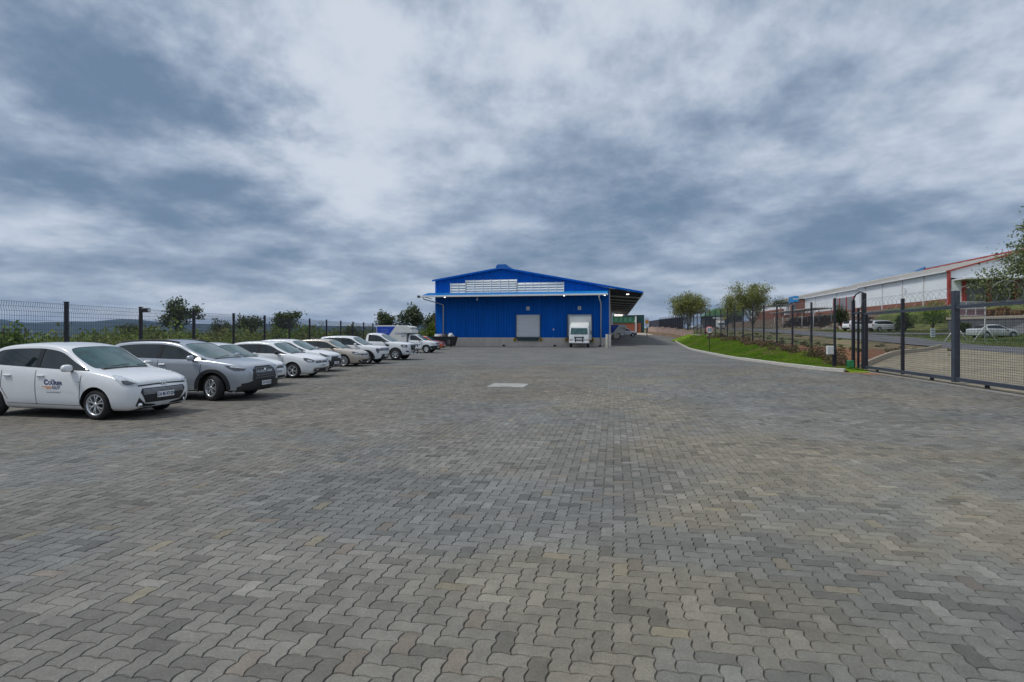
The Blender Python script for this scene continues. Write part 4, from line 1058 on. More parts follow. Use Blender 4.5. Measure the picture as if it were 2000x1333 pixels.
# ---- plain white hatchback half hidden behind the crossover
def hatch(paint_, **kw):
    d = dict(L=3.98, W=1.70, wb=2.47, fo=.83, r=.30, rr=.20, zb=.165, paint=paint_, spokes=5, rim='twin', tw=.19,
      top=[(0, .64), (.05, .715), (.16, .785), (.45, .875), (.9, .955), (1.08, .985), (1.78, 1.38), (2.1, 1.445), (2.5, 1.465), (3.1, 1.45), (3.5, 1.39), (3.86, 1.02), (3.98, .86)],
      belt=[(1.08, .925), (2.2, .945), (3.2, .98), (3.8, 1.02)], cowl=1.08, header=1.80, bpil=2.25, cpil=3.15, roofrear=3.5, tail=3.84, roofw=.69, quarter=True)
    d.update(kw); return d
def hatch_face(c, r_, dark=False, zg=.60):
    for mi in (False, True):
        h0 = c.patch('headlight', 52, [(1.27, .705), (.98, .79), (.84, .80), (.87, .71), (1.0, .63), (1.25, .62)], .007, LENSD, mi)
        c.patch('lamp_bowl', 52, [(1.14, .69), (1.0, .73), (.94, .70), (1.02, .655), (1.14, .65)], .012, LENS, mi, parent=h0)
    g = c.patch('grille', 0, [(-.47, .675), (.47, .675), (.47, .585), (-.47, .585)], .006, TRIM)
    c.seam('grille_bar', 0, [(-.46, .645), (.46, .645)], .010, .010, CHROME, parent=g)
    MB().lathe([(0, .058), (.012, .055), (.014, .001)], 16, axis='x').build('emblem', CHROME, r_, tuple(c.proj(0, 0, .635, .012)))
sp = hatch(P_WHITE); r_ = place(470, 757, sp, 'white hatchback mostly hidden behind the silver crossover', 'car', 8, ROW, name='parked_car')
c = Car(r_, sp); c.dress(); hatch_face(c, r_)
c.patch('lower_grille', 0, [(-.55, .34), (.55, .34), (.6, .25), (-.6, .25)], .006, TRIM); c.plate(.475, 'CA 52 RN ZN')
# ---- white hatchback with dark glass, clearly seen
sp = hatch(P_WHITE, mirror=TRIM); r_ = place(573, 739, sp, 'white hatchback with ten-spoke alloy wheels and dark tinted glass, fourth in the row', 'car', 8, ROW, name='parked_car')
c = Car(r_, sp); c.dress(); hatch_face(c, r_)
c.patch('lower_grille', 0, [(-.60, .385), (.60, .385), (.66, .24), (-.66, .24)], .006, TRIM); c.plate(.475, 'KJ 21 ZN')
for mi in (False, True):
    f_ = c.patch('fog_surround', 42, [(.88, .36), (.98, .41), (1.25, .40), (1.25, .23), (.98, .22)], .008, TRIM, mi)
    c.seam('fog_trim', 42, [(1.22, .375), (.98, .385), (.91, .335), (.98, .26), (1.22, .255)], .018, .014, CHROME, mi, parent=f_, sub=3)
    c.seam('fog_light', 42, [(1.02, .32), (1.16, .32)], .035, .012, LENS, mi, parent=f_)
# ---- white hatchback with slanted black side intakes
sp = hatch(P_WHITE, L=4.0, top=[(0, .70), (.05, .775), (.16, .835), (.45, .915), (.9, .99), (1.08, 1.02), (1.85, 1.42), (2.2, 1.49), (2.6, 1.505), (3.2, 1.49), (3.55, 1.42), (3.88, 1.05), (4.0, .88)],
  belt=[(1.08, .955), (2.2, .965), (3.2, 1.0), (3.8, 1.03)], header=1.88)
r_ = place(608, 727, sp, 'white hatchback with slanted black bumper intakes, fifth in the row', 'car', 8, ROW, name='parked_car')
c = Car(r_, sp); c.dress()
for mi in (False, True):
    h0 = c.patch('headlight', 52, [(1.30, .715), (.92, .845), (.80, .875), (.88, .79), (1.06, .70)], .007, LENSD, mi); c.seam('lamp_strip', 52, [(1.28, .72), (.9, .84)], .022, .012, LENS, mi, parent=h0)
    c.patch('side_intake', 45, [(1.06, .56), (.96, .50), (1.06, .28), (1.12, .28)], .007, TRIM, mi)
c.patch('grille', 0, [(-.40, .70), (.40, .70), (.50, .50), (.62, .24), (-.62, .24), (-.50, .50)], .007, TRIM); c.plate(.40, 'DX 90 ZN')
# ---- champagne hatchback
sp = hatch(P_GOLD, mirror=TRIM, spokes=8, rr=.225, r=.305); r_ = place(672, 716.5, sp, 'champagne beige hatchback with many-spoked wheels', 'car', 8, ROW, name='parked_car')
c = Car(r_, sp); c.dress(); hatch_face(c, r_); c.patch('lower_grille', 0, [(-.66, .36), (.66, .36), (.66, .255), (-.66, .255)], .006, TRIM); c.plate(.50, 'HT 33 ZN')
for mi in (False, True):
    c.patch('fog_surround', 42, [(.92, .35), (1.25, .36), (1.25, .255), (.95, .25)], .007, TRIM, mi)
    MB().lathe([(0, .04), (.02, .03), (.025, .001)], 12, axis='x').build('fog_lamp', CHROME, r_, tuple(c.proj(42, 1.06, .305, .01, mi)), (-R(42) if not mi else R(42)))
# ---- white small SUV with black arches and dark pillars
sp = dict(L=3.99, W=1.76, wb=2.5, fo=.80, r=.335, rr=.22, zb=.24, paint=P_WHITE, spokes=6, rim='single', tw=.21, clad=True,
  top=[(0, .86), (.05, .95), (.14, 1.00), (.45, 1.05), (.9, 1.085), (1.08, 1.10), (1.72, 1.53), (2.0, 1.60), (2.5, 1.62), (3.2, 1.61), (3.65, 1.57), (3.9, 1.14), (3.99, .98)],
  belt=[(1.08, 1.04), (2.2, 1.06), (3.2, 1.09), (3.9, 1.12)], cowl=1.08, header=1.75, bpil=2.2, cpil=3.1, roofrear=3.65, tail=3.88, roofw=.72, quarter=True)
r_ = place(717, 711.5, sp, 'white small SUV with black wheel arches and black triangular lamp bezels', 'car', 8, ROW, name='parked_car')
c = Car(r_, sp); c.dress()
for mi in (False, True):
    c.patch('headlight', 50, [(1.25, .86), (.86, .90), (.84, .80), (.95, .60), (1.05, .76), (1.25, .76)], .007, LENSD, mi)
    V = []; Fc = []; ra = sp['r']+.055
    for i in range(21):
        t = R(-10+200*i/20)
        for rr_, of in ((ra+.002, .02), (ra+.09, .02), (ra+.10, .001)): V.append(c.proj(90, sp['wb']/2+rr_*math.cos(t), max(.26, sp['r']+rr_*math.sin(t)), of, mi))
    for i in range(20):
        for q in (0, 1): Fc.append((3*i+q, 3*i+q+1, 3*i+q+4, 3*i+q+3))
    me = bpy.data.meshes.new('arch_cladding'); me.from_pydata(V, [], Fc); me.materials.append(TRIM); me.update(); link('arch_cladding', me, r_)
g = c.patch('grille', 0, [(-.62, .90), (.62, .90), (.60, .76), (-.60, .76)], .007, TRIM); c.seam('grille_bar', 0, [(-.4, .85), (.4, .85)], .012, .012, CHROME, parent=g); c.seam('grille_bar', 0, [(-.4, .80), (.4, .80)], .012, .012, CHROME, parent=g)
c.patch('lower_grille', 0, [(-.5, .56), (.5, .56), (.66, .28), (-.66, .28)], .012, TRIM); c.plate(.47, 'BK 61 ZN', off=.025)

# ---- pickups
def pickup_body(sp, r_, bed=True, z1=1.05):
    c = Car(r_, sp); sp['L0'] = sp['L']; X = c.X
    c.dress()
    x0, x1 = X(sp['L'])-.02, X(sp['Lt']); W2 = sp['W']/2-.02
    if bed:
        b = MB(); zf = .62
        b.box(((x0+x1)/2, 0, zf), (x0-x1, sp['W']-.1, .06)); b.build('bed_floor', TRIM, r_)
        for sg in (-1, 1):
            bb = MB(); n = 24; ra = sp['r']+.06; V = []; xs = [lerp(x0, x1, i/n) for i in range(n+1)]
            xa = -sp['wb']/2; yo, yi = sg*W2, sg*(W2-.07)
            for x in xs:
                d = abs(x-xa); zl = .38 if d > ra else max(.38, sp['r']+math.sqrt(max(0, ra*ra-d*d)))
                V += [(x, yo, zl), (x, yo*1.005, lerp(zl, z1, .6)), (x, yo*.985, z1), (x, yi, z1), (x, yi, zl)]
            Fc = []
            for i in range(n):
                for q in range(5): Fc.append((5*i+q, 5*i+5+q, 5*i+5+(q+1) % 5, 5*i+(q+1) % 5))
            Fc += [(0, 1, 2, 3, 4), tuple(5*n+q for q in (4, 3, 2, 1, 0))]
            bb.add(V, Fc); bb.build('bed_side', sp['paint'], r_)
        MB().box((x1+.03, 0, .74), (.06, sp['W']-.2, z1-.44), bev=.015).build('tailgate', sp['paint'], r_)
        MB().box((x0-.05, 0, .8), (.06, sp['W']-.2, .5)).build('headboard', sp['paint'], r_)
    MB().box(((x0+x1)/2, 0, .48), (x0-x1, .9, .14)).build('chassis', ARCHIN, r_)
    return c
sp = dict(L=3.05, Lt=5.3, W=1.86, wb=3.22, fo=.9, r=.385, rr=.22, zb=.33, paint=P_WHITE, spokes=6, rim='single', tw=.25, gap=.07, doors=2, mirror=TRIM,
  top=[(0, .98), (.05, 1.07), (.14, 1.11), (.5, 1.16), (1.0, 1.20), (1.3, 1.22), (1.95, 1.68), (2.2, 1.76), (2.55, 1.79), (2.85, 1.77), (2.97, 1.72), (3.03, 1.25), (3.05, 1.2)],
  belt=[(1.3, 1.16), (2.0, 1.18), (3.0, 1.2)], cowl=1.3, header=1.98, bpil=2.66, cpil=2.78, roofrear=2.88, tail=3.02, roofw=.74, norear=False)
r_ = place(773, 704, sp, 'white single cab pickup with black nudge bar and dark grille', 'pickup', 8, ROW, name='pickup_truck')
c = pickup_body(sp, r_, z1=1.12); X = c.X
for mi in (False, True):
    h0 = c.patch('headlight', 50, [(1.32, 1.0), (.96, 1.02), (.92, .96), (1.02, .84), (1.3, .83)], .007, LENSD, mi); c.patch('lamp_bowl', 50, [(1.2, .95), (1.05, .96), (1.05, .89), (1.2, .88)], .012, LENS, mi, parent=h0)
    c.patch('fog_surround', 45, [(1.02, .62), (1.24, .62), (1.22, .52), (1.06, .54)], .007, TRIM, mi)
    c.patch('wing_vent', 90, [(X(1.28), 1.02), (X(1.58), 1.06), (X(1.54), .94), (X(1.34), .92)], .006, TRIM, mi)
g = c.patch('grille', 0, [(-.52, .99), (.52, .99), (.46, .66), (-.46, .66)], .008, TRIM); c.seam('grille_bar', 0, [(-.5, .84), (.5, .84)], .05, .012, TRIM, parent=g)
xn = X(-.12)
nb_ = MB(); nb_.tube([(xn+.02, -.42, .38), (xn+.1, -.40, .62), (xn+.04, -.36, .98), (xn+.04, .36, .98), (xn+.1, .40, .62), (xn+.02, .42, .38)], .035, 8); nb_.tube([(xn+.09, -.4, .62), (xn+.09, .4, .62)], .03, 8); nb_.build('nudge_bar', TRIM, r_)
b = MB(); b.tube([(xn-.05, -.75, .42), (xn+.06, -.45, .40), (xn+.06, .45, .40), (xn-.05, .75, .42)], .03, 6); b.build('bumper_tube', CHROME, r_)
for y in (-.2, .2): MB().lathe([(0, .08), (.05, .085), (.07, .06), (.07, .001)], 14, axis='x').build('spot_lamp', CHROME, r_, (xn+.1, y, .76))
c.plate(.55, 'ND 184 ZN')

P_BOX = pm('canopy_fibreglass', (.68, .69, .67), .35, var=.06, scale=1.5, coat=.3)
def courier_canopy(c, r_, sp, zr, letters=True):
    """tall fibreglass canopy over the load bed that reaches forward over the cab, blue towards the rear"""
    X = c.X; x0, x1 = X(sp['Lt']), X(sp['header']+.35); W2 = sp['W']/2-.01; xcab = X(sp['L'])-.05
    xb = X(sp['L'])+.15
    prof = [(x0, .72), (x0, zr-.10), (x0+.03, zr-.03), (x0+.10, zr), (xb-.55, zr), (xb-.1, zr-.04), (xb+.3, zr-.14), (x1-.25, zr-.28), (x1-.06, zr-.42), (x1, zr-.54), (x1-.03, zr-.68), (x1-.15, 1.76), (xcab, 1.76), (xcab, .72)]
    prof = prof[::-1]; n = len(prof); V = []; b = MB(); pa = np.array(prof); pin = inset(pa, .03)
    for y, P_ in ((-W2-.035, pin), (-W2+.02, pa), (W2-.02, pa), (W2+.035, pin)): V += [(float(q[0]), y, float(q[1])) for q in P_]
    Fc = [list(range(n)), list(range(3*n, 4*n))[::-1]]
    for k_ in range(3):
        for i in range(n): Fc.append([k_*n+i, (k_+1)*n+i, (k_+1)*n+(i+1) % n, k_*n+(i+1) % n])
    b.add(V, Fc); me = b.mesh('canopy', P_BOX); co = link('canopy', me, r_)
    for sg in (-1, 1):
        yy_ = sg*(W2+.039); xm = x0+1.35
        bb = MB(); bb.add([(x0+.06, yy_, .75), (x0+.06, yy_, zr-.08), (x0+1.75, yy_, zr-.08), (x0+.55, yy_, .75)], [(0, 1, 2, 3)]); bb.build('blue_panel', INK_BLUE, co)
    if letters:
        for body, dx_, dz_, sz in (('COURIER', -.1, 0, .25), ('GUY', .15, -.22, .19)):
            tm = text_mesh(body, sz, 0, .004)
            for v in tm.vertices: v.co = (x0+2.35+dx_+v.co.x, -(W2+.042), zr-.72+dz_+v.co.y)
            tm.materials.clear(); tm.materials.append(INK_NAVY); link('lettering', tm, co)
    for i in range(3):
        bb = MB(); bb.box((x0+.75, -(W2+.043), zr-.36-i*.13), (.7, .004, .03)); bb.build('panel_line', pm('ink_pale_blue', (.2, .3, .7), .5), co)
    return co
sp = dict(L=2.55, Lt=5.35, W=1.72, wb=2.85, fo=.80, r=.345, rr=.20, zb=.30, paint=P_WHITE, spokes=6, rim='steel', tw=.21, gap=.065, doors=2, clad=True, mirror=TRIM,
  top=[(0, .86), (.05, .95), (.14, 1.0), (.45, 1.06), (.85, 1.10), (1.05, 1.13), (1.65, 1.60), (1.85, 1.67), (2.1, 1.69), (2.36, 1.68), (2.47, 1.63), (2.53, 1.2), (2.55, 1.15)],
  belt=[(1.05, 1.06), (1.8, 1.08), (2.5, 1.1)], cowl=1.05, header=1.68, bpil=2.2, cpil=2.30, roofrear=2.40, tail=2.52, roofw=.76)
r_ = place(833, 690, sp, 'white courier pickup with tall canopy striped blue at the rear', 'pickup', 8, ROW, name='pickup_truck')
c = pickup_body(sp, r_, z1=1.0); courier_canopy(c, r_, sp, 2.42); X = c.X; COUR, COUR_SP = r_, dict(sp)
c.patch('front_bumper', 0, [(-.76, .66), (.76, .66), (.76, .33), (-.76, .33)], .03, TRIM, cuts=4)
for mi in (False, True):
    c.patch('headlight', 50, [(1.22, .86), (.94, .93), (.90, .86), (1.0, .74), (1.2, .74)], .007, LENS, mi); c.patch('bumper_corner', 48, [(1.25, .66), (.80, .62), (.80, .34), (1.25, .33)], .028, TRIM, mi)
c.patch('grille', 0, [(-.42, .86), (.42, .86), (.42, .74), (-.42, .74)], .007, TRIM); c.plate(.5, 'FR 70 ZN', off=.045)
for w_, dz_ in ((.5, .86), (.36, .80)):
    c.seam('lettering_line', 90, [(X(1.55)-w_/2, dz_-.1), (X(1.55)+w_/2, dz_-.1)], .025, .004, INK_NAVY)
# ---- orange red car beyond
sp = hatch(P_ORANGE, L=3.7, wb=2.4); r_ = place(849, 683.5, sp, 'orange red hatchback peeping out behind the courier pickup', 'car', 8, ROW, name='parked_car')
c = Car(r_, sp); c.dress(); hatch_face(c, r_); c.plate(.47, 'TM 15 ZN'); c.patch('lower_grille', 0, [(-.55, .36), (.55, .36), (.6, .22), (-.6, .22)], .006, TRIM)

# ================================================================== box truck at the dock
tx, ty = gp(1131, 679.5)
P_TRUCK = paint('truck_white', (.72, .74, .76)); BOXW = pm('truck_box', (.70, .71, .69), .5, var=.06, scale=1)
tr = T('box_truck', 'white box truck with tall square body reversed to the right dock door', 'truck', (tx, ty, 0), -TH); tr.scale = (1.05, 1.05, 1.05)   # local -y is its front
s_ = 1.1; cw = 2.28; zc0 = .62
prof = [(0, .55), (0, 1.05), (.02, 1.35), (.10, 1.72), (.30, 2.35), (.42, 2.43), (1.55, 2.46), (1.6, 2.4), (1.6, .55)]
b = MB(); n = len(prof); V = []
for k_, (xx, g) in enumerate(((-cw/2, .09), (-cw/2+.06, .02), (-cw/2+.16, 0), (cw/2-.16, 0), (cw/2-.06, .02), (cw/2, .09))):
    for (y, z) in prof: V.append((xx*(1-.06*max(0, z-1.4)), y+g, z-(g*.5 if z > 2.3 else 0)))
Fc = [list(range(n)), list(range(5*n, 6*n))[::-1]]
for k_ in range(5):
    for i in range(n): Fc.append([k_*n+i, (k_+1)*n+i, (k_+1)*n+(i+1) % n, k_*n+(i+1) % n])
b.add(V, Fc); cab = b.build('cab', P_TRUCK, tr)
def quad_on(name, x0, x1, z0, z1, mat, parent, off=.012, taper=0):
    def yy_(z): return pl([(p[1], p[0]) for p in prof[:5]], z)-off
    V = []; nz = 6
    for i in range(nz+1):
        z = lerp(z0, z1, i/nz); t = taper*i/nz
        V += [(x0+t, yy_(z)+.0, z), (x1-t, yy_(z), z)]
    bb = MB(); bb.add(V, [(2*i, 2*i+1, 2*i+3, 2*i+2) for i in range(nz)]); return bb.build(name, mat, parent)
quad_on('windscreen', -.98, .98, 1.55, 2.22, GLASS_W, cab, taper=.06)
quad_on('windscreen_rubber', -1.02, 1.02, 1.50, 1.56, TRIM, cab, .010)
for sg in (-1, 1):
    MB().tube([(sg*.1, -.02, 1.53), (sg*.75, .0, 1.56)], .015, 4).build('wiper', TRIM, cab)
    h_ = quad_on('headlight', sg*.86-.16, sg*.86+.16, .74, .98, LENS, cab, .014); quad_on('indicator', sg*1.03-.05, sg*1.03+.05, .78, .96, INK_OR, cab, .018)
    mi = MB().box((sg*1.33, .08, 1.72), (.09, .2, .46), bev=.03).build('mirror', TRIM, cab); MB().tube([(sg*1.1, .15, 1.95), (sg*1.33, .08, 1.9)], .02, 5).build('mirror_arm', TRIM, mi)
    sw = MB(); sw.add([(sg*(cw/2+.006)*.985, .35, 1.5), (sg*(cw/2+.006)*.985, 1.25, 1.5), (sg*(cw/2-.10), 1.25, 2.2), (sg*(cw/2-.10), .52, 2.2)], [(0, 1, 2, 3)]); sw.build('side_window', GLASS, cab)
    MB().box((sg*.42, -.10, .95), (.12, .08, .62), bev=.02).build('overrider', TRIM, cab)
quad_on('grille', -.55, .55, 1.08, 1.24, LENSD, cab, .014)
gb = MB().box((0, -.06, .80), (.72, .03, .26), bev=.01).build('lower_grille', LENSD, cab)
for i in range(3): MB().box((0, -.08, .72+i*.08), (.68, .02, .02)).build('grille_bar', CHROME, gb)
MB().box((0, -.03, .60), (2.2, .18, .2), bev=.03).build('bumper', P_TRUCK, cab)
MB().box((0, -.10, .66), (.46, .012, .11)).build('number_plate', PLATE, cab)
bx = MB(); bx.box((.02, 4.25, 2.22), (2.5, 5.1, 2.75), bev=.04); box_ = bx.build('cargo_box', BOXW, tr)
fx = MB(); V = []
for i in range(9):
    t = i/8; z = lerp(2.44, 2.95, t); y = 1.68-.85*math.sin((1-t)*1.5)*.9
    for q in range(9): xq = lerp(-1, 1, q/8); V.append((xq*(1.1-.1*t), y+.22*xq*xq*(1-t), z))
fx.add(V, [(9*i+q, 9*i+q+1, 9*i+10+q, 9*i+9+q) for i in range(8) for q in range(8)], smooth=True); fx.build('wind_deflector', BOXW, tr)
for z in (.86, 3.56):
    for sg in (-1, 1): MB().box((.02+sg*1.245, 4.25, z), (.05, 5.12, .07)).build('box_rail', galv, box_)
for i in range(6): MB().box((1.275, 2.1+i*.85, 2.2), (.02, .04, 2.5)).build('box_rib', BOXW, box_)
MB().box((0, 3.6, .62), (.9, 6.2, .2)).build('chassis', ARCHIN, tr)
for (xx, yy_, dual) in ((-.98, .85, 0), (.98, .85, 0), (-.95, 5.0, 1), (.95, 5.0, 1)):
    w_ = add_wheel(tr, xx, yy_, .46, .26, .26 if not dual else .5, 8, 'steel'); w_.rotation_euler = (0, 0, -math.pi/2 if xx > 0 else math.pi/2); w_.rotation_euler = (0, 0, R(90) if xx > 0 else R(-90))
for sg in (-1, 1): MB().box((sg*1.05, 1.35, .75), (.12, .5, .5), bev=.03).build('mudguard', TRIM, tr)

# ================================================================== skip full of rubbish
kx, ky = gp(869, 678)
sk = T('skip_bin', 'black tapered skip bin heaped with rubbish by the blue wall', 'skip bin', (kx, ky, 0), -TH)
b = MB(); t0, t1 = (1.15, .75), (1.42, .95); z1 = 1.28
o = [(-t0[0], -t0[1], .12), (t0[0], -t0[1], .12), (t0[0], t0[1], .12), (-t0[0], t0[1], .12), (-t1[0], -t1[1], z1), (t1[0], -t1[1], z1), (t1[0], t1[1], z1), (-t1[0], t1[1], z1)]
i_ = [(x*.95, y*.95, (z+.08 if z < 1 else z)) for x, y, z in o]
b.add(o+i_, [(3, 2, 1, 0), (0, 1, 5, 4), (1, 2, 6, 5), (2, 3, 7, 6), (3, 0, 4, 7), (4, 5, 13, 12), (5, 6, 14, 13), (6, 7, 15, 14), (7, 4, 12, 15), (8, 9, 13, 12), (9, 10, 14, 13), (10, 11, 15, 14), (11, 8, 12, 15), (8, 9, 10, 11)])
SKM = pm('skip_black', (.022, .02, .021), .6, var=.4, scale=3); b.build('tub', SKM, sk)
for sg in (-1, 1):
    MB().box((0, sg*t1[1], z1), (2*t1[0]+.1, .08, .08)).build('rim', SKM, sk)
    for xx in (-.7, 0, .7): MB().box((xx, sg*.88, .68), (.07, .06, 1.1)).build('rib', SKM, sk)
    MB().box((sg*.95, -.6, .06), (.14, .14, .13)).build('foot', SKM, sk)
MB().box((.75, -.872, .72), (.28, .02, .7)).build('sticker', pm('sticker_grey', (.16, .16, .16), .6, var=.5, scale=9), sk)
BAG = [pm('bag_black', (.02, .02, .024), .35, var=.3), pm('bag_white', (.55, .57, .6), .5, var=.2), pm('bag_pink', (.42, .36, .38), .6, var=.2)]
bagdata = [(-.95, -.3, .3, 1, 'crumpled white rubbish sack at the left end of the skip'), (-.45, -.35, .32, 2, 'pinkish rubbish sack left of the middle of the skip'), (.1, -.2, .42, 0, 'big black rubbish bag heaped in the middle of the skip'), (.5, .1, .40, 0, 'black rubbish bag behind the white one in the skip'), (.85, -.25, .38, 1, 'tall white rubbish sack at the right end of the skip'), (-.1, .35, .36, 0, 'black rubbish bag at the back of the skip')]
for (x, y, r0, ci, lab) in bagdata:
    bm = bmesh.new(); bmesh.ops.create_icosphere(bm, subdivisions=3, radius=r0)
    for v in bm.verts:
        n_ = v.co.normalized(); k_ = 1+.22*math.sin(n_.x*7+x*9)*math.cos(n_.y*6+y*5)+.1*math.sin(n_.z*13+x*3); v.co = n_*r0*k_; v.co.z *= .85 if ci == 0 else 1.1
    me = bpy.data.meshes.new('rubbish_bag'); bm.to_mesh(me); bm.free(); me.materials.append(BAG[ci]); me.polygons.foreach_set('use_smooth', [True]*len(me.polygons))
    p = Matrix.Rotation(-TH, 4, 'Z') @ Vector((x, y, 0)); ro = T('rubbish_bag', lab, 'rubbish bag', (kx+p.x, ky+p.y, 1.28), 0, 'rubbish bags in the skip'); link('sack', me, ro)
    MB().tube([(0, 0, r0*.75), (.02, .02, r0*.95), (.06, .03, r0*1.12)], [.05, .03, .06], 6).build('knot', BAG[ci], ro)

# ================================================================== fences
POST = pm('fence_post_black', (.014, .015, .022), .5, var=.2, scale=3); WIRE = pm('fence_wire_black', (.018, .02, .03), .55, var=.1); GATEM = pm('gate_steel_grey', (.045, .055, .075), .45, var=.2, scale=2)
GALVW = pm('razor_wire_galv', (.22, .23, .26), .4, metal=.6, var=.1)
def wire_panel(length, height, dv=.077, dh=.10, r=.0034):
    b = MB(); nvw = int(length/dv); nh = int(height/dh)
    def bar(p, q):
        d = Vector(q)-Vector(p); n1_ = Vector((0, 0, 1)) if abs(d.z) < .5*d.length else Vector((1, 0, 0)); a_ = d.cross(n1_).normalized()*r*1.4; c_ = d.cross(a_).normalized()*r*1.4
        vs = [Vector(p)+a_, Vector(p)-a_*.5+c_*.87, Vector(p)-a_*.5-c_*.87]; vs += [v+d for v in vs]
        b.add(vs, [(0, 1, 4, 3), (1, 2, 5, 4), (2, 0, 3, 5)])
    for i in range(nvw+1):
        x = length*i/nvw; zs = [0, height*.07, height*.10, height*.47, height*.5, height*.53, height*.90, height*.93, height]; ysf = [0, 0, .0, 0, .035, 0, 0, .035, 0]
        for k_ in range(len(zs)-1): bar((x, ysf[k_], zs[k_]), (x, ysf[k_+1], zs[k_+1]))
    for i in range(nh+1): bar((0, -.004, height*i/nh), (length, -.004, height*i/nh))
    return b.mesh('mesh_panel', WIRE)
lf = T('left_fence', 'black welded mesh fence on black posts behind the row of parked cars', 'fence', (-13.9, 0, 0))
DZL = 3.455; LY = [17.25+DZL*i for i in range(-3, 19)]
pme = MB().box((0, 0, 1.36), (.10, .10, 2.75), bev=.012).mesh('post', POST); wp = wire_panel(DZL-.1, 2.5, dv=.075, dh=.13)
for i, y in enumerate(LY):
    link('post', pme, lf, (0, y, 0))
    if i < len(LY)-1: link('mesh_panel', wp, lf, (0, y+.05, .18), R(90))
cap = MB().box((0, 0, .02), (.11, .11, .03)).mesh('post_cap', POST)
for y in LY: link('post_cap', cap, lf, (0, y, 2.73))
fl = T('flood_light', 'small flood light on the second visible post of the left fence', 'flood light', (-13.9+.12, LY[4]-.05, 2.62))
MB().box((.1, 0, .02), (.26, .18, .16), bev=.02).build('housing', POST, fl); MB().box((.235, 0, .02), (.02, .15, .12)).build('lens', LENS, fl); MB().tube([(-.05, 0, 0), (.05, 0, 0)], .02, 6).build('bracket', POST, fl)
# left fence turns right behind the yard near the warehouse
bf = T('corner_fence', 'black mesh fence stretch between the row of cars and the blue warehouse', 'fence', (-13.9, LY[-1], 0))
for i in range(1, 4):
    px_ = -.0+i*1.25; link('post', pme, bf, (px_, 1.0*i, 0)); 
wp2 = wire_panel(1.5, 2.5, dv=.075, dh=.13)
for i in range(3): link('mesh_panel', wp2, bf, (i*1.25, 1.0*i, .18), math.atan2(1.0, 1.25))
# right fence
rfn = T('right_fence', 'tall black mesh fence climbing along the green verge up to the far wall', 'fence', (0, 0, 0))
DZR = F*FU*2.76e-4; RY = [29.1+DZR*i for i in range(0, 34)]
def rf_top(y): return pl([(18, 3.25), (29, 3.62), (32.5, 3.6), (36, 3.68), (40, 3.82), (46, 4.0), (57, 4.18), (70, 4.55), (100, 5.0), (150, 5.7)], y)
wr = {}
for i, y in enumerate(RY):
    zt = rf_top(y); zb = pl(HF, y)-.2; x = FU+K*y
    b = MB().box((0, 0, (zt-zb)/2), (.10, .10, zt-zb), bev=.012); b.build('post', POST, rfn, (x, y, zb), -TH)
    if i < len(RY)-1:
        y2 = RY[i+1]; x2 = FU+K*y2; L_ = math.hypot(x2-x, y2-y); key = 'a' if y < 60 else 'b'
        if key not in wr: wr[key] = wire_panel(L_-.1, 2.45, dv=.077 if key == 'a' else .16, dh=.13 if key == 'a' else .2, r=.003 if key == 'a' else .004)
        o = link('mesh_panel', wr[key], rfn, (x+.01, y+.05, pl(HF, y)+.12)); o.rotation_euler = (0, 0, math.atan2(y2-y, x2-x)); 
        dz_ = pl(HF, y2)-pl(HF, y); mt = Matrix.Identity(4)
        # shear up the slope
        o.rotation_euler = (0, 0, 0); d_ = Vector((x2-x, y2-y, dz_)); xa = d_/L_; ya = Vector((-(y2-y)/L_, (x2-x)/L_, 0)); m4 = Matrix(((xa.x, ya.x, 0, x+.01), (xa.y, ya.y, 0, y+.05), (xa.z, 0, 1, pl(HF, y)+.12), (0, 0, 0, 1))); o.matrix_world = m4
        # strained electric wires above
        if y < 75:
            b = MB()
            for q in (.22, .42, .62): b.tube([(x, y, zt-.06-q+.1), (x2, y2, rf_top(y2)-.06-q+.1)], .004, 3, cap=False)
            b.build('strand_wires', GALVW, rfn)
def razor(name, p, q, rad, step, parent):
    p, q = Vector(p), Vector(q); L_ = (q-p).length; d = (q-p).normalized(); sx = Vector((d.y, -d.x, 0)).normalized(); up = Vector((0, 0, 1)); n_ = int(L_/step); pts = []
    for i in range(n_*14+1):
        t = 2*math.pi*i/14; pts.append(p+d*(L_*i/(n_*14))+sx*rad*math.cos(t)+up*rad*math.sin(t))
    MB().tube(pts, .0045, 3, cap=False).build(name, GALVW, parent)
for i in range(0, 3):
    y, y2 = RY[i], RY[i+1]; razor('razor_coil', (FU+K*y, y, rf_top(y)-.32), (FU+K*y2, y2, rf_top(y2)-.32), .33, .38, rfn)
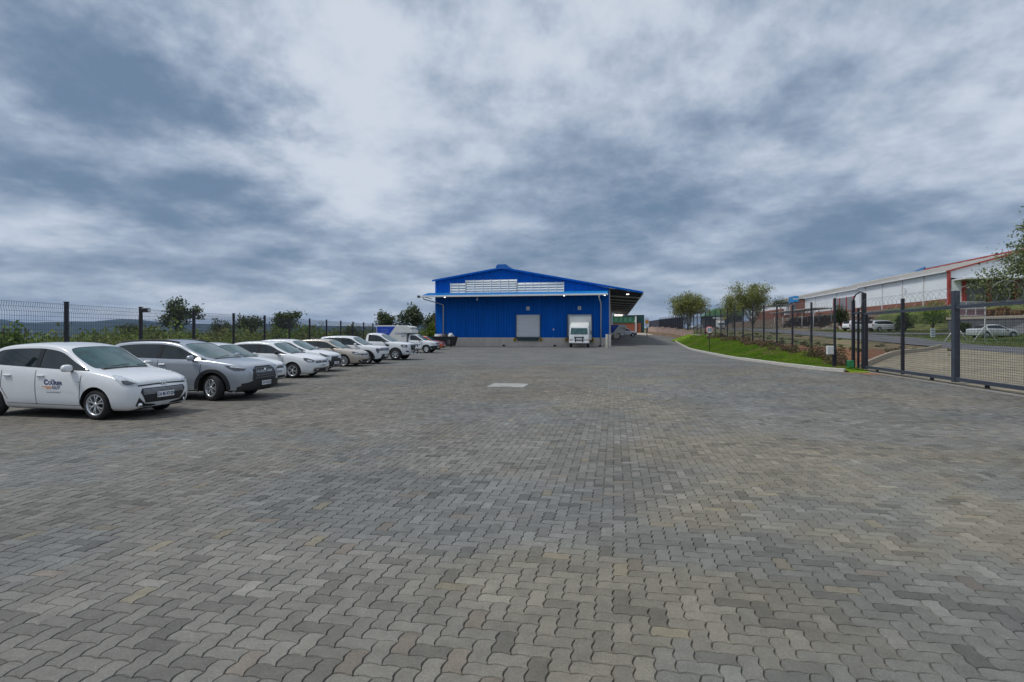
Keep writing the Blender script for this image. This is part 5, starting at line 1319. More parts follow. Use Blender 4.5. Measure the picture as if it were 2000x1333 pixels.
# ================================================================== sliding gate and its posts
gt = T('sliding_gate', 'long dark steel sliding gate with welded mesh at the right edge', 'gate', (0, 0, 0))
def gpt(y, z, du=0.0): return (FU+du+K*y, y, z)
gy0, gy1 = 25.6, 11.5
gtop = 2.66
MB().tube([gpt(gy0, gtop), gpt(gy1, gtop)], .075, 4).build('top_rail', GATEM, gt)
MB().tube([gpt(gy0, .22), gpt(gy1, .22)], .085, 4).build('bottom_rail', GATEM, gt)
for y in (25.5, 22.25, 18.8, 15.4, 12.0):
    w_ = .13 if y in (18.8, 25.5) else .10; zt = 3.25 if y == 18.8 else (3.2 if y == 22.25 else 2.7)
    MB().box((0, 0, (zt-.15)/2+.1), (w_*1.45 if y == 18.8 else w_, w_*1.3, zt-.15), bev=.01).build('upright', GATEM if y in (18.8,) else POST, gt, gpt(y, .02), -TH)
for ya, yb in ((25.45, 22.3), (22.2, 18.9), (18.7, 15.45), (15.35, 12.05)):
    L_ = math.hypot((ya-yb)*K, ya-yb); o = link('mesh_panel', wire_panel(L_, gtop-.5, dv=.075, dh=.075), gt, gpt(ya, .32)); o.rotation_euler = (0, 0, math.atan2(yb-ya, (yb-ya)*K))
for y in (24.4, 20.2, 17.2):
    w_ = MB(); w_.lathe([(-.025, .02), (-.025, .09), (-.01, .085), (.01, .085), (.025, .09), (.025, .02)], 18, axis='x'); w_.build('gate_wheel', blackm, gt, gpt(y, .095), -TH)
b = MB(); b.tube([gpt(25.3, gtop+.08), gpt(12, gtop+.08)], .012, 4); b.build('wire_carrier', GALVW, gt)
razor('razor_coil', gpt(25.3, gtop+.38), gpt(18.9, gtop+.38), .30, .36, gt); razor('razor_coil', gpt(18.7, gtop+.36), gpt(11.5, gtop+.34), .34, .55, gt)
tk = MB(); tk.box((0, 0, .01), (.24, 15.5, .05)); tk.build('ground_track', conc, gt, gpt(18.6, 0), -TH)
gs = T('gate_guide', 'tall black guide frame of posts where the sliding gate meets the fence', 'gate post', gpt(26.0, 0), -TH)
for (dx_, dy_, hh, w_) in ((-.12, .55, 3.35, .13), (.12, .0, 3.65, .17), (-.02, .25, 2.95, .09)): MB().box((dx_, dy_, hh/2), (w_, w_, hh), bev=.012).build('post', POST, gs)
MB().tube([(-.12, .55, 3.35), (-.08, .4, 3.6), (.02, .15, 3.72), (.12, 0, 3.65)], .03, 6).build('arch_bar', POST, gs)
MB().box((0, .28, 2.72), (.3, .7, .08)).build('roller_bracket', GATEM, gs)
MB().tube([(.12, -.02, 3.4), (-.02, .2, 2.75)], .012, 4).build('stay', GALVW, gs)
# gate motor and control box
mx_, my_ = gpt(25.9, 0, -.55)[:2]
mo = T('gate_motor', 'small green gate motor housing beside the gate post', 'gate motor', (mx_, my_, 0), -TH)
MB().box((0, 0, .28), (.24, .3, .44), bev=.03).build('housing', pm('motor_green', (.02, .16, .06), .45), mo); MB().box((0, 0, .03), (.34, .38, .06)).build('base', conc, mo); MB().box((.0, -.16, .3), (.16, .02, .2)).build('panel', pm('motor_panel', (.04, .24, .09), .4), mo)
bx_, by_ = gpt(26.6, 0, -1.15)[:2]
cb = T('control_box', 'white meter box on a short dark post by the gate', 'control box', (bx_, by_, 0), -TH)
MB().box((.14, .05, .5), (.16, .14, 1.0), bev=.01).build('post', POST, cb); MB().box((-.08, -.02, .95), (.3, .18, .42), bev=.02).build('box', pm('box_white', (.6, .61, .6), .5), cb); MB().box((-.08, -.115, .95), (.24, .01, .34)).build('door', pm('box_door', (.55, .56, .56), .5), cb)

# ================================================================== signs
def sign10():
    x, y = gp(1385.5, 685.5, .22); h = .22
    o = T('speed_sign', 'round white speed sign reading 10 with red rim, on the green verge', 'sign', (x, y, h-.05))
    s_ = 1080/y; zc = EYE+(650-645)/s_-h+.05; rr_ = 7.4/s_
    MB().tube([(0, 0, 0), (0, 0, zc)], .03, 8).build('pole', POST, o)
    d = MB(); d.lathe([(-.035, .001), (-.035, rr_), (-.02, rr_), (-.02, .001)], 32); d.build('red_rim', pm('sign_red', (.5, .02, .025), .4), o, (0, 0, zc))
    d = MB(); d.lathe([(-.040, .001), (-.040, rr_*.82)], 32); f_ = d.build('face', pm('sign_white', (.72, .74, .76), .4), o, (0, 0, zc))
    tm = text_mesh('10', rr_*1.25, 0, .012)
    for v in tm.vertices: v.co = (v.co.x*.95, -.044, v.co.y)
    tm.materials.clear(); tm.materials.append(pm('sign_navy', (.01, .015, .06), .4)); link('numerals', tm, f_)
sign10()
x, y = FU+K*150-3.2, 150; h = h_yard(x, y)
x, y = gp(1263.5, 657.5, 1.1); o = T('yard_sign', 'white square sign board with a yellow red-rimmed disc, on a thin pole', 'sign', (x, y, 1.05)); s_ = 1080/y
MB().tube([(0, 0, 0), (0, 0, (657-620)/s_)], .06, 6).build('pole', POST, o)
zc = (657.5-630)/s_; w_ = 8.5/s_; MB().box((0, -.05, zc), (w_, .05, 15/s_)).build('board', white_m, o)
d = MB(); d.lathe([(-.09, .001), (-.09, 3.4/s_)], 24); d.build('red_ring', pm('sign_redring', (.5, .06, .03), .5), o, (0, 0, zc+1.5/s_)); d = MB(); d.lathe([(-.10, .001), (-.10, 2.6/s_)], 24); d.build('yellow_disc', pm('sign_yellow', (.75, .42, .02), .5), o, (0, 0, zc+1.5/s_)); MB().box((0, -.11, zc+1.5/s_), (1.6/s_, .01, 1.0/s_)).build('mark', blackm, o)

# ================================================================== vegetation builders
def leaf_arrays(cen, size, rs, cols, aspect=.55, droop=0.0):
    """one quad leaf per centre, randomly turned; returns V, Q, C"""
    n = len(cen); cen = np.asarray(cen); sz = size*rs.uniform(.6, 1.35, n)
    a_ = rs.normal(size=(n, 3)); a_[:, 2] -= droop; a_ /= np.linalg.norm(a_, axis=1)[:, None]; b_ = rs.normal(size=(n, 3)); b_ = np.cross(a_, b_); b_ /= np.linalg.norm(b_, axis=1)[:, None]
    p = a_*sz[:, None]*.5; q = b_*(sz*aspect)[:, None]*.5
    V = np.stack([cen-p, cen+q*.9-p*.1, cen+p, cen-q*.9+p*.1], 1).reshape(-1, 3); Q = np.arange(4*n).reshape(-1, 4); return V, Q, cols
def leaf_cols(n, rs, a_, b_, shade=None):
    t = rs.rand(n, 1)**1.3; c = np.array(a_)*(1-t)+np.array(b_)*t; return c*rs.uniform(.75, 1.25, (n, 1))
BARK = pm('bark_grey_brown', (.11, .085, .065), .9, var=.35, scale=6, bump=.4, stretch=(1, 1, .3)); BARKP = pm('bark_pale', (.26, .23, .17), .9, var=.25, scale=5, stretch=(1, 1, .3))
def grow(mb, p, d, length, r, depth, rs, tips, spread=.6, up=.25, kids=3):
    pts = [Vector(p)]; d = Vector(d).normalized(); n = 4; rad = [r]
    for i in range(n):
        d = (d+Vector(rs.normal(0, .14, 3))+Vector((0, 0, up*.12))).normalized(); pts.append(pts[-1]+d*length/n); rad.append(r*(1-.45*(i+1)/n))
        if depth <= 2 and i >= 1: tips.append((pts[-1].copy(), depth))
    mb.tube([tuple(q) for q in pts], rad, 5 if depth < 3 else 7, cap=False)
    if depth == 0: tips.append((pts[-1].copy(), 0)); return
    for k_ in range(kids):
        t = rs.randint(2, n+1) if k_ else n; nd = (d+Vector(rs.normal(0, spread, 3))+Vector((0, 0, up))).normalized()
        grow(mb, pts[t], nd, length*rs.uniform(.6, .82), rad[t]*.68, depth-1, rs, tips, spread, up, kids)
def tree(name, label, loc, height, wide, seed, ca, cb, nleaf, lsize, clump, group=None, bark=BARK, up=.25, spread=.6, kids=3, depth=3, lean=(0, 0, 1), flat=1.0, trunkf=.3):
    rs = np.random.RandomState(seed); o = T(name, label, 'tree', loc, 0, group); mb = MB(); tips = []
    hb = height*trunkf; r0 = height*.022
    mb.tube([(0, 0, -.4), (lean[0]*hb*.5, lean[1]*hb*.5, hb*.5), (lean[0]*hb, lean[1]*hb, hb)], [r0*1.3, r0*1.05, r0*.9], 8, cap=False)
    for k_ in range(kids+1):
        a_ = 2*math.pi*(k_+rs.rand()*.6)/(kids+1); grow(mb, (lean[0]*hb, lean[1]*hb, hb*rs.uniform(.8, 1)), (math.cos(a_)*spread*1.3+lean[0], math.sin(a_)*spread*1.3+lean[1], 1.0), height*.30, r0*.62, depth-1, rs, tips, spread, up, kids)
    P = np.array([tuple(t[0]) for t in tips])
    # fit to the wanted height and width
    zmax = P[:, 2].max(); sx = (wide/2)/max(.1, np.percentile(np.hypot(P[:, 0]-lean[0]*hb, P[:, 1]-lean[1]*hb), 92)); sz = height*.96/zmax
    for i, v in enumerate(mb.v):
        kx_ = sx if v[2] > hb*.8 else 1+(sx-1)*max(0, v[2]/hb)*.3
        mb.v[i] = (v[0]*min(kx_, 1.6), v[1]*min(kx_, 1.6), v[2]*sz)
    P = P*np.array([sx, sx, sz])
    mb.build('trunk', bark, o)
    idx = rs.randint(0, len(P), nleaf); cen = P[idx]+rs.normal(0, 1, (nleaf, 3))*np.array([clump, clump, clump*.6*flat])
    V, Q, Cc = leaf_arrays(cen, lsize, rs, leaf_cols(nleaf, rs, ca, cb))
    tag(link('crown', quads_mesh('crown', V, Q, LEAF, Cc), o)); return o
def bush_leaves(center, rad, n, lsize, rs, ca, cb, clumps=9):
    cs = []
    for k_ in range(clumps):
        d = rs.normal(size=3); d /= np.linalg.norm(d); d[2] = abs(d[2])*.9; cs.append((np.array(center)+d*np.array(rad)*rs.uniform(.35, .75), rs.uniform(.35, .6)))
    pk = rs.randint(0, clumps, n); cen = np.zeros((n, 3)); d = rs.normal(size=(n, 3)); d /= np.linalg.norm(d, axis=1)[:, None]
    rr_ = rs.uniform(.55, 1.05, n)[:, None]
    for k_ in range(clumps):
        m = pk == k_; cen[m] = cs[k_][0]+d[m]*np.array(rad)*cs[k_][1]*rr_[m]
    cen[:, 2] = np.maximum(cen[:, 2], center[2]-.1)
    return leaf_arrays(cen, lsize, rs, leaf_cols(n, rs, ca, cb))
def bush(name, label, x, y, z, rad, n, lsize, seed, ca, cb, group=None, clumps=9, cat='shrub', flowers=None):
    rs = np.random.RandomState(seed); o = T(name, label, cat, (x, y, z), 0, group)
    mb = MB()
    for k_ in range(7):
        a_ = k_*.9+rs.rand(); mb.tube([(0, 0, -.1), (math.cos(a_)*rad[0]*.3, math.sin(a_)*rad[1]*.3, rad[2]*.5), (math.cos(a_)*rad[0]*.6, math.sin(a_)*rad[1]*.6, rad[2]*1.05)], [.05, .035, .015], 5)
    mb.build('stem', BARK, o); V, Q, Cc = bush_leaves((0, 0, rad[2]*.25), rad, n, lsize, rs, ca, cb, clumps)
    if flowers is not None: m = rs.rand(len(Cc)) < .10; m &= (V.reshape(-1, 4, 3)[:, 0, 2] > rad[2]*.8); Cc[m] = flowers
    link('foliage', quads_mesh('foliage', V, Q, LEAF, Cc), o); return o
G1, G2 = (.05, .072, .032), (.145, .17, .08)       # dark eucalypt greens
L1, L2 = (.085, .16, .018), (.20, .28, .045)          # fresh bush greens
O1, O2 = (.14, .165, .045), (.34, .345, .11)         # olive, thin fever-tree foliage

# left: scrub along the fence (one mass), distinct bushes and far trees
rs = np.random.RandomState(21); VV, QQ, CC_ = [], [], []; off = 0
for i in range(330):
    d = 16.6+rs.rand()**1.5*60; y = rs.uniform(12, 125); x = -d
    if x/y < -1.25 or x/y > -.13: continue
    g = h_left(x, y); dist = math.hypot(x, y)
    topz = 1.8+rs.uniform(-6, 13)/1080*y; hh = max(1.1, topz-g)*1.12; hh = min(hh, 5.5)
    mixt = rs.rand(); ca = mixc((.085, .10, .03), (.11, .18, .025), mixt); cb = mixc((.23, .225, .075), (.25, .33, .06), mixt)
    n_ = int(800 if y < 40 else 420); V, Q, Cc = bush_leaves((x, y, g), (rs.uniform(1.5, 3.4), rs.uniform(1.5, 3.2), hh*.95), n_, .19 if y < 40 else .38, rs, ca, cb, 7)
    VV.append(V); QQ.append(Q+off); CC_.append(Cc); off += len(V)
tag(link('scrub', quads_mesh('scrub', np.concatenate(VV), np.concatenate(QQ), LEAF, np.concatenate(CC_))), 'mass of wild green scrub growing beyond the left fence', 'scrub', kind='stuff')
def at(px, dist): return (px-CX)/F*dist
def gl(x, y): return h_ground(x, y)
LB = 'bushes beyond the left fence'
for (px, d, topy, wpx, seed, lab, ca, cb) in ((25, 22, 628, 70, 1, 'bright leafy bush at the far left behind the mesh fence', L1, L2), (200, 30, 640, 60, 2, 'low green bush behind the fence above the nearest hatchback', L1, L2), (600, 52, 628, 95, 3, 'large round bright green bush behind the middle of the left fence', L1, L2),
      (540, 48, 642, 50, 4, 'smaller green bush left of the large round one', (.05, .09, .015), L2), (680, 62, 640, 60, 5, 'olive green bush behind the small white SUV', (.05, .07, .02), (.12, .15, .04)), (845, 74, 632, 34, 6, 'yellow green shrub at the left corner of the warehouse', L1, (.2, .24, .04))):
    x = at(px, d); s_ = F/d; g = gl(x, d)-.1; hh = EYE+(HOR-topy)/s_-g
    bush('bush', lab, x, d, g, (wpx/2/s_, wpx/2/s_*.9, hh*.85), 2600, .17 if d < 40 else .28, seed, ca, cb, LB, 12)
LT = 'trees beyond the left fence'
for (px, d, topy, wpx, seed, lab, tf) in ((352, 85, 581, 58, 31, 'tall ragged gum tree rising above the fence left of centre', .34), (430, 120, 623, 42, 32, 'low spreading dark tree far behind the fence', .3), (487, 105, 616, 46, 33, 'thin grey green tree with open crown behind the fence', .35),
      (562, 75, 609, 44, 34, 'small open tree standing above the large round bush', .5), (753, 110, 609, 34, 35, 'dark narrow tree just left of the courier canopy', .25), (806, 95, 596, 46, 36, 'dark round-crowned gum tree above the courier pickup', .32), (255, 120, 634, 40, 37, 'small dark tree in front of the blue hill', .25), (846, 90, 612, 22, 38, 'slender leafy tree half hidden by the warehouse corner', .3)):
    x = at(px, d); s_ = F/d; g = gl(x, d); hh = EYE+(HOR-topy)/s_-g
    tree('gum_tree', lab, (x, d, g), hh, wpx/s_, seed, G1, G2, 2600, .42 if d > 80 else .32, .45 if d > 80 else .35, LT, trunkf=tf)
# right: two pale flat-topped trees, the near tree at the edge
for (px, d, topy, wpx, seed, lab) in ((1345, 130, 571, 66, 41, 'spreading pale thorn tree right of the yard road'), (1470, 140, 552, 70, 42, 'larger spreading thorn tree left of the white building'), (1432, 150, 574, 44, 43, 'smaller grey green tree beside the larger thorn tree')):
    x = at(px, d); s_ = F/d; g = gl(x, d); hh = EYE+(HOR-topy)/s_-g
    tree('thorn_tree', lab, (x, d, g), hh, wpx*.88/s_, seed, O1, O2, 11000 if seed != 43 else 5000, .34, .75, 'thorn trees by the road', bark=BARKP, up=.40, spread=.55, kids=4, trunkf=.05, flat=.9)
x, y = 49.6, 46.0; g = h_right(x, y)
tree('roadside_tree', 'leafy tree reaching in from the right edge above the silver sedan', (x, y, g), 11.6, 14.5, 52, (.09, .125, .05), (.27, .30, .14), 19000, .27, .55, bark=BARK, up=.15, spread=.75, kids=4, trunkf=.3)
for (px, d, topy, basey, wpx, seed, lab, ca, cb, fl_) in ((1822, 80, 588, 634, 80, 61, 'big rounded bush with orange tips on the bank behind the gate', L1, L2, (.42, .16, .03)), (1768, 82, 612, 640, 46, 62, 'dark green bush left of the big rounded bush', (.03, .055, .015), (.09, .13, .03), None),
      (1642, 104, 600, 632, 34, 63, 'dark bush below the grey doors of the white building', (.03, .05, .015), (.08, .11, .03), None), (1880, 74, 628, 642, 40, 64, 'low bush in front of the grey retaining wall', (.03, .06, .015), (.1, .14, .03), None), (1525, 165, 578, 600, 50, 65, 'dark bush on the skyline beside the white building', (.03, .05, .015), (.07, .1, .03), None)):
    x = at(px, d); s_ = F/d; g = h_ground(x, d)-.2; g = max(g, EYE+(HOR-basey)/s_-.5); hh = EYE+(HOR-topy)/s_-g
    bush('bush', lab, x, d, g, (wpx/2/s_, wpx/2/s_*.8, hh*.85), 3000, .26, seed, ca, cb, 'bushes on the bank', 12, flowers=fl_)
# dry weeds at the foot of the right fence
rs = np.random.RandomState(77); VV, QQ, CC_ = [], [], []; off = 0
def weeds(x, y, z, r_, h_, n_, ca, cb, ls=.13):
    global off
    V, Q, Cc = bush_leaves((x, y, z), (r_, r_, h_), n_, ls, rs, ca, cb, 6); VV.append(V); QQ.append(Q+off); CC_.append(Cc); off += len(V)
for i in range(70):
    y = 27.2+rs.rand()**1.4*38; x = FU+K*y+rs.uniform(-.75, .5); z = verge_h(x, y) if x < FU+K*y+.4 else h_right(x, y)
    near = y < 33
    weeds(x, y, z, rs.uniform(.35, .7) if near else rs.uniform(.3, .55), rs.uniform(.5, .85) if near else rs.uniform(.25, .6), 260 if near else 150, (.10, .07, .045), (.24, .17, .10) if rs.rand() < .8 else (.16, .17, .05), .10 if near else .14)
for i in range(60):
    y = rs.uniform(32, 90); x = K*y+rs.uniform(FU+1, 26); z = h_right(x, y); weeds(x, y, z, .35, .25, 60, (.07, .085, .025), (.18, .15, .07), .16)
tag(link('dry_weeds', quads_mesh('dry_weeds', np.concatenate(VV), np.concatenate(QQ), LEAF, np.concatenate(CC_))), 'brown dry weeds along the foot of the right fence', 'weeds', kind='stuff')
# tufts of grass on the island and the bank
r = np.random.RandomState(8); nb = 26000; P0 = []; cc = []
for i in range(nb):
    y = r.uniform(36, 100); u = r.uniform(31.5, 50); x = u+K*y
    if abs(x) > .97*y+2: continue
    if u < 34.6 and y > 50: continue
    z = h_right(x, y); hgt = r.uniform(.05, .16); an = r.rand()*6.28; w = .03
    P0.append(((x-math.cos(an)*w, y-math.sin(an)*w, z-.01), (x+math.cos(an)*w, y+math.sin(an)*w, z-.01), (x+r.uniform(-.06, .06), y+r.uniform(-.06, .06), z+hgt))); cc.append(mixc((.06, .11, .015), (.15, .17, .04), r.rand()))
V = np.array(P0).reshape(-1, 3); tag(link('bank_grass', quads_mesh('bank_grass', V, np.arange(len(V)).reshape(-1, 3), GRASSM, np.array(cc))), 'green grass on the road island and bank', 'grass', kind='stuff')

# ================================================================== stepped pink wall below the far fence
pink = pm('pink_plaster', (.42, .30, .255), .9, var=.14, scale=.9, bump=.2)
cop = pm('pale_coping', (.5, .44, .38), .85, var=.12)
pw = T('boundary_wall', 'stepped pink plastered boundary wall carrying the far end of the fence', 'wall', (0, 0, 0))
seg_ = [(72.5, 80, 1.45), (80, 90, 2.05), (90, 101, 2.25), (101, 113, 2.55), (113, 127, 2.8), (127, 143, 3.05), (143, 162, 3.25), (162, 190, 3.45)]
for (ya, yb, zt) in seg_:
    xm, ym = FU-.32+K*(ya+yb)/2, (ya+yb)/2; L_ = (yb-ya)/math.cos(TH)
    o = MB().box((0, 0, (zt-0.0)/2-.1), (.24, L_, zt+.2)).build('wall_panel', pink, pw, (xm, ym, 0), -TH); MB().box((0, 0, zt+.04), (.32, L_-.02, .08)).build('coping', cop, o)
    MB().box((-.0, -L_/2+.22, zt/2+.04), (.38, .42, zt+.22)).build('pier', pink, o)
for y in (84, 100, 125): MB().box((FU-.46+K*y, y, h_yard(FU+K*y-.6, y)+.22), (.05, .12, .12)).build('weep_hole', blackm, pw)
for y0_, y1_ in zip(range(94, 190, 8), range(102, 198, 8)):
    p, q = (FU+.12+K*y0_, y0_), (FU+.12+K*y1_, y1_); z0, z1 = pl(HF, y0_)+.5, pl(HF, y1_)+.5
    b = MB(); b.add([(*p, z0), (*q, z1), (*q, z1+2.1), (*p, z0+2.1), (p[0]+.03, p[1], z0), (q[0]+.03, q[1], z1), (q[0]+.03, q[1], z1+2.1), (p[0]+.03, p[1], z0+2.1)], [(0, 1, 2, 3), (4, 5, 6, 7), (3, 2, 6, 7)]); b.build('shade_net', pm('shade_net_navy', (.022, .026, .045), .9, var=.3, scale=1), rfn)
# ramp beyond the yard
rows = []; beige = pm('ramp_concrete', (.42, .37, .29), .9, var=.1, scale=.3)
V = []; Q = []
for j, y in enumerate((150, 165, 180, 200, 225, 255, 270)):
    z = pl([(150, 1.16), (180, 1.5), (200, 2.3), (255, 4.4), (270, 4.5)], y)
    for i in range(3): V.append((lerp(4.5, FU-.6, i/2)+K*y, y, z+.02))
for j in range(6):
    for i in range(2): Q.append((j*3+i, j*3+i+1, j*3+i+4, j*3+i+3))
tag(link('ramp_road', quads_mesh('ramp_road', V, Q, beige)), kind='structure')
# green and brick building beyond the side canopy
gb = T('green_brick_building', 'green clad building with brick lower wall beyond the side canopy', 'building', (at(1200, 186), 186, 1.0), -TH)
green_m = pm('green_sheet', (.03, .14, .07), .5, var=.2, scale=.6); brick_m = pm('red_brick', (.30, .095, .05), .85, var=.2, scale=3)
MB().box((4.0, 4, 2.0), (9.4, 8, 4)).build('brick_wall', brick_m, gb); MB().box((3.4, 3.9, 5.2), (8.2, 8.1, 2.4)).build('upper_wall', green_m, gb)
for i in range(4): MB().box((.6+i*1.55, -.18, 5.2), (.9, .06, 1.6)).build('window', pm('green_window', (.07, .22, .13), .2), gb)
MB().box((8.6, 3.8, 3.4), (2.4, 7, 6.6)).build('annex', pm('dark_green', (.012, .06, .055), .5), gb); MB().box((7.0, -.25, 3.0), (.5, .3, 6.4)).build('white_pillar', white_m, gb); MB().box((3.6, 3.9, 6.5), (8.6, 8.6, .25)).build('roof', dark_int, gb)
# globe lamp
gx, gy = at(1241, 165), 165; lp = T('globe_lamp', 'thin lamp post with a white globe beyond the side canopy', 'lamp', (gx, gy, 1.1)); MB().tube([(0, 0, 0), (0, 0, 3.7)], .06, 6).build('pole', POST, lp); d = MB(); d.lathe([(-.28, .01), (-.2, .2), (0, .28), (.2, .2), (.28, .01)], 12, axis='z'); d.build('globe', white_m, lp, (0, 0, 3.95))

# ================================================================== courier pickup beside the warehouse
sc2 = place(1237, 657.6, COUR_SP, '', 'pickup', 4, None, h=1.05); loc2, rot2 = sc2.location.copy(), sc2.rotation_euler.copy(); bpy.data.objects.remove(sc2)
c2 = copy_tree(COUR); c2.location = loc2; c2.rotation_euler = rot2; c2.scale = (.95, .95, .95); c2['label'] = 'white and blue courier pickup parked under the side canopy of the warehouse'; c2['group'] = 'courier pickups'
COUR['group'] = 'courier pickups'
# pallet truck in front of it
px_, py_ = gp(1199, 662.5, .9); pj = T('pallet_truck', 'small hand pallet truck with load at the warehouse corner', 'pallet truck', (px_, py_, .82), R(20))
for yy_ in (-.25, .25): MB().box((.2, yy_, .14), (1.3, .16, .07)).build('fork', pm('jack_blue', (.01, .02, .10), .5), pj)
MB().tube([(-.5, 0, .15), (-.62, 0, .6), (-.85, 0, 1.25)], .035, 6).build('handle', POST, pj); MB().box((-.5, 0, .3), (.25, .4, .4), bev=.05).build('pump', pm('jack_blue2', (.012, .025, .12), .5), pj)
for xx in (-.5, .75):
    w_ = MB(); w_.lathe([(-.2, .01), (-.2, .1), (.2, .1), (.2, .01)], 14); w_.build('roller', blackm, pj, (xx, 0, .1))
ct = T('carton', 'pale cardboard carton standing on the hand pallet truck', 'carton', (px_+.2, py_+.05, 1.0), R(20)); MB().box((0, 0, .3), (.8, .6, .6), bev=.01).build('box', pm('cardboard', (.40, .34, .27), .8), ct); MB().box((0, 0, .603), (.8, .08, .006)).build('tape', pm('tape', (.5, .45, .3), .4), ct)

# ================================================================== long white building on the right bank
wb_ = T('white_building', 'long white industrial building with red trim and brick base on the right bank', 'building', (*uy(52, 86), 6.0), -TH)
WHW = pm('white_wall_sheet', (.76, .80, .83), .6, var=.06, scale=.4); REDT = pm('red_trim', (.36, .05, .04), .5); ROOFM = pm('roof_fibre_cement', (.52, .50, .45), .8, var=.18, scale=.5); BRICK = pm('brick_band', (.25, .105, .07), .85, var=.2, scale=2); DOORG = pm('roller_grey', (.22, .22, .235), .6, var=.1); SKYL = pm('roof_rib_dark', (.24, .235, .22), .8)
EV, RDG = 5.5, 8.8
def wing(y0, y1, zo, name, redge):
    ev, rd = EV+zo, RDG+zo
    b = MB(); b.add([(0, y0, 1.0), (0, y1, 1.0), (0, y1, ev), (0, y0, ev)], [(0, 1, 2, 3)]); w_ = b.build('long_wall', WHW, wb_)
    MB().box((.1, (y0+y1)/2, .1), (.34, y1-y0, 2.0)).build('brick_base', BRICK, wb_)
    b = MB(); b.add([(-.35, y0-.2, ev-.1), (12.2, y0-.2, rd), (12.2, y1, rd), (-.35, y1, ev-.1)], [(0, 1, 2, 3)]); rf_ = b.build('roof', ROOFM, wb_)
    b = MB(); b.add([(12.2, y0-.2, rd), (24.5, y0-.2, ev-.1), (24.5, y1, ev-.1), (12.2, y1, rd)], [(0, 1, 2, 3)]); b.build('roof_far_slope', ROOFM, wb_)
    n = int((y1-y0)/3.2)
    for i in range(n+1):
        y = lerp(y0, y1, i/n); b = MB(); b.add([(-.35, y-.3, ev-.07), (12.2, y-.3, rd+.02), (12.2, y+.3, rd+.02), (-.35, y+.3, ev-.07), (-.35, y, ev-.02), (12.2, y, rd+.07)], [(0, 1, 5, 4), (4, 5, 2, 3)]); b.build('roof_rib', SKYL, rf_)
    MB().box((12.2, (y0+y1)/2, rd+.12), (.3, y1-y0+.4, .24)).build('ridge_cap', redge, rf_)
    MB().box((-.42, (y0+y1)/2, ev-.16), (.2, y1-y0+.2, .22)).build('gutter', white_m, wb_)
    return w_
wing(0, 31.5, 0, 'a', REDT); wing(31.7, 66, -.25, 'b', ROOFM); wing(72, 128, -.35, 'c', ROOFM)
b = MB(); b.add([(11.7, 31.4, 8.5), (12.7, 31.4, 8.5), (12.2, 31.4, 9.5), (12.2, 36, 9.0)], [(0, 1, 2), (0, 2, 3), (1, 3, 2)]); b.build('blue_ridge_tip', pm('ridge_blue', (.02, .12, .3), .5), wb_)
b = MB(); b.add([(0, 0, 4.3), (24, 0, 4.3), (24, 0, EV), (12.2, 0, RDG), (0, 0, EV)], [(0, 1, 2, 3, 4)]); b.build('gable_wall', WHW, wb_)
MB().tube([(-.4, -.25, EV-.2), (12.2, -.25, RDG+.05)], .17, 4).build('gable_trim', REDT, wb_); MB().box((-.05, -.1, EV/2), (.34, .4, EV)).build('corner_column', REDT, wb_)
MB().box((12, -1.6, 3.95), (23, 3.4, .22)).build('dock_canopy', white_m, wb_); MB().box((12, .4, 2.0), (23.6, .3, 4.2)).build('recess_wall', DOORG, wb_)
MB().box((1.0, -.05, 1.9), (1.5, .3, 4.2)).build('white_panel', WHW, wb_)
for x in (1.95, 5.4, 9.0, 12.6): MB().box((x, -.12, 1.8), (.6, .5, 4.1)).build('red_column', REDT, wb_)
for x in (3.7, 7.2, 10.8): d_ = MB().box((x, .2, 1.4), (2.6, .12, 3.2)).build('dock_door', pm('door_grey2', (.19, .19, .2), .6), wb_)
for y in (7, 14, 21.5, 29, 44, 58): MB().box((-.12, y, 2.8), (.14, .14, 5.2)).build('downpipe', white_m, wb_)
MB().box((-.3, 12.8, 3.6), (.25, .4, .2)).build('wall_lamp', white_m, wb_)
b = MB().box((-.06, 40, 2.2), (.1, 11, 3.0)).build('door_opening', DOORG, wb_)
for y in (34.4, 38.2, 42, 45.6): MB().box((-.14, y, 2.2), (.14, .35, 3.1)).build('door_jamb', REDT, b)
e_ = T('entrance_block', 'red brick entrance block with a blue sign box between the white wings', 'building', (*uy(52, 86), 6.0), -TH)
MB().box((-.6, 69, 2.3), (3.0, 5.6, 4.8)).build('brick_wall', BRICK, e_); MB().box((-2.2, 69, 5.0), (.5, 5.8, 1.7)).build('sign_box', pm('sign_blue', (.02, .20, .48), .5), e_); MB().box((-2.13, 68, 2.8), (.06, 2.4, 1.2)).build('window', GLASS, e_)
MB().box((-2.3, 66.05, 5.0), (1.5, .1, 1.5)).build('sign_face', pm('sign_blue2', (.025, .24, .52), .5), e_)
tm = text_mesh('Tinsura', .8, 0, .01) if False else None
b = MB()
for i, w_ in enumerate((.3, .2, .24, .2, .22)): b.box((-2.86+i*.27, 65.98, 5.0), (.16, .02, .32+.14*(i == 0)))
b.build('sign_mark', white_m, e_); MB().box((-.4, 100, 1.5), (.9, 30, 3.2)).build('brick_front', BRICK, e_)
# car ports with pale sloping roofs below the far wing
cpt = T('carport', 'pale sloping carport roof on posts above the brown mound', 'carport', (*uy(45.5, 118), h_right(*uy(45.5, 118))), -TH)
b = MB(); b.box((0, 18, 4.3), (5.0, 34, .12)); b.build('roof', pm('carport_sheet', (.58, .6, .62), .5), cpt)
for i in range(5): MB().tube([(-1.8, 3+i*7.5, -2), (-1.8, 3+i*7.5, 4.25)], .08, 6).build('post', galv, cpt); MB().tube([(1.8, 3+i*7.5, -1), (1.8, 3+i*7.5, 4.25)], .08, 6).build('post', galv, cpt)
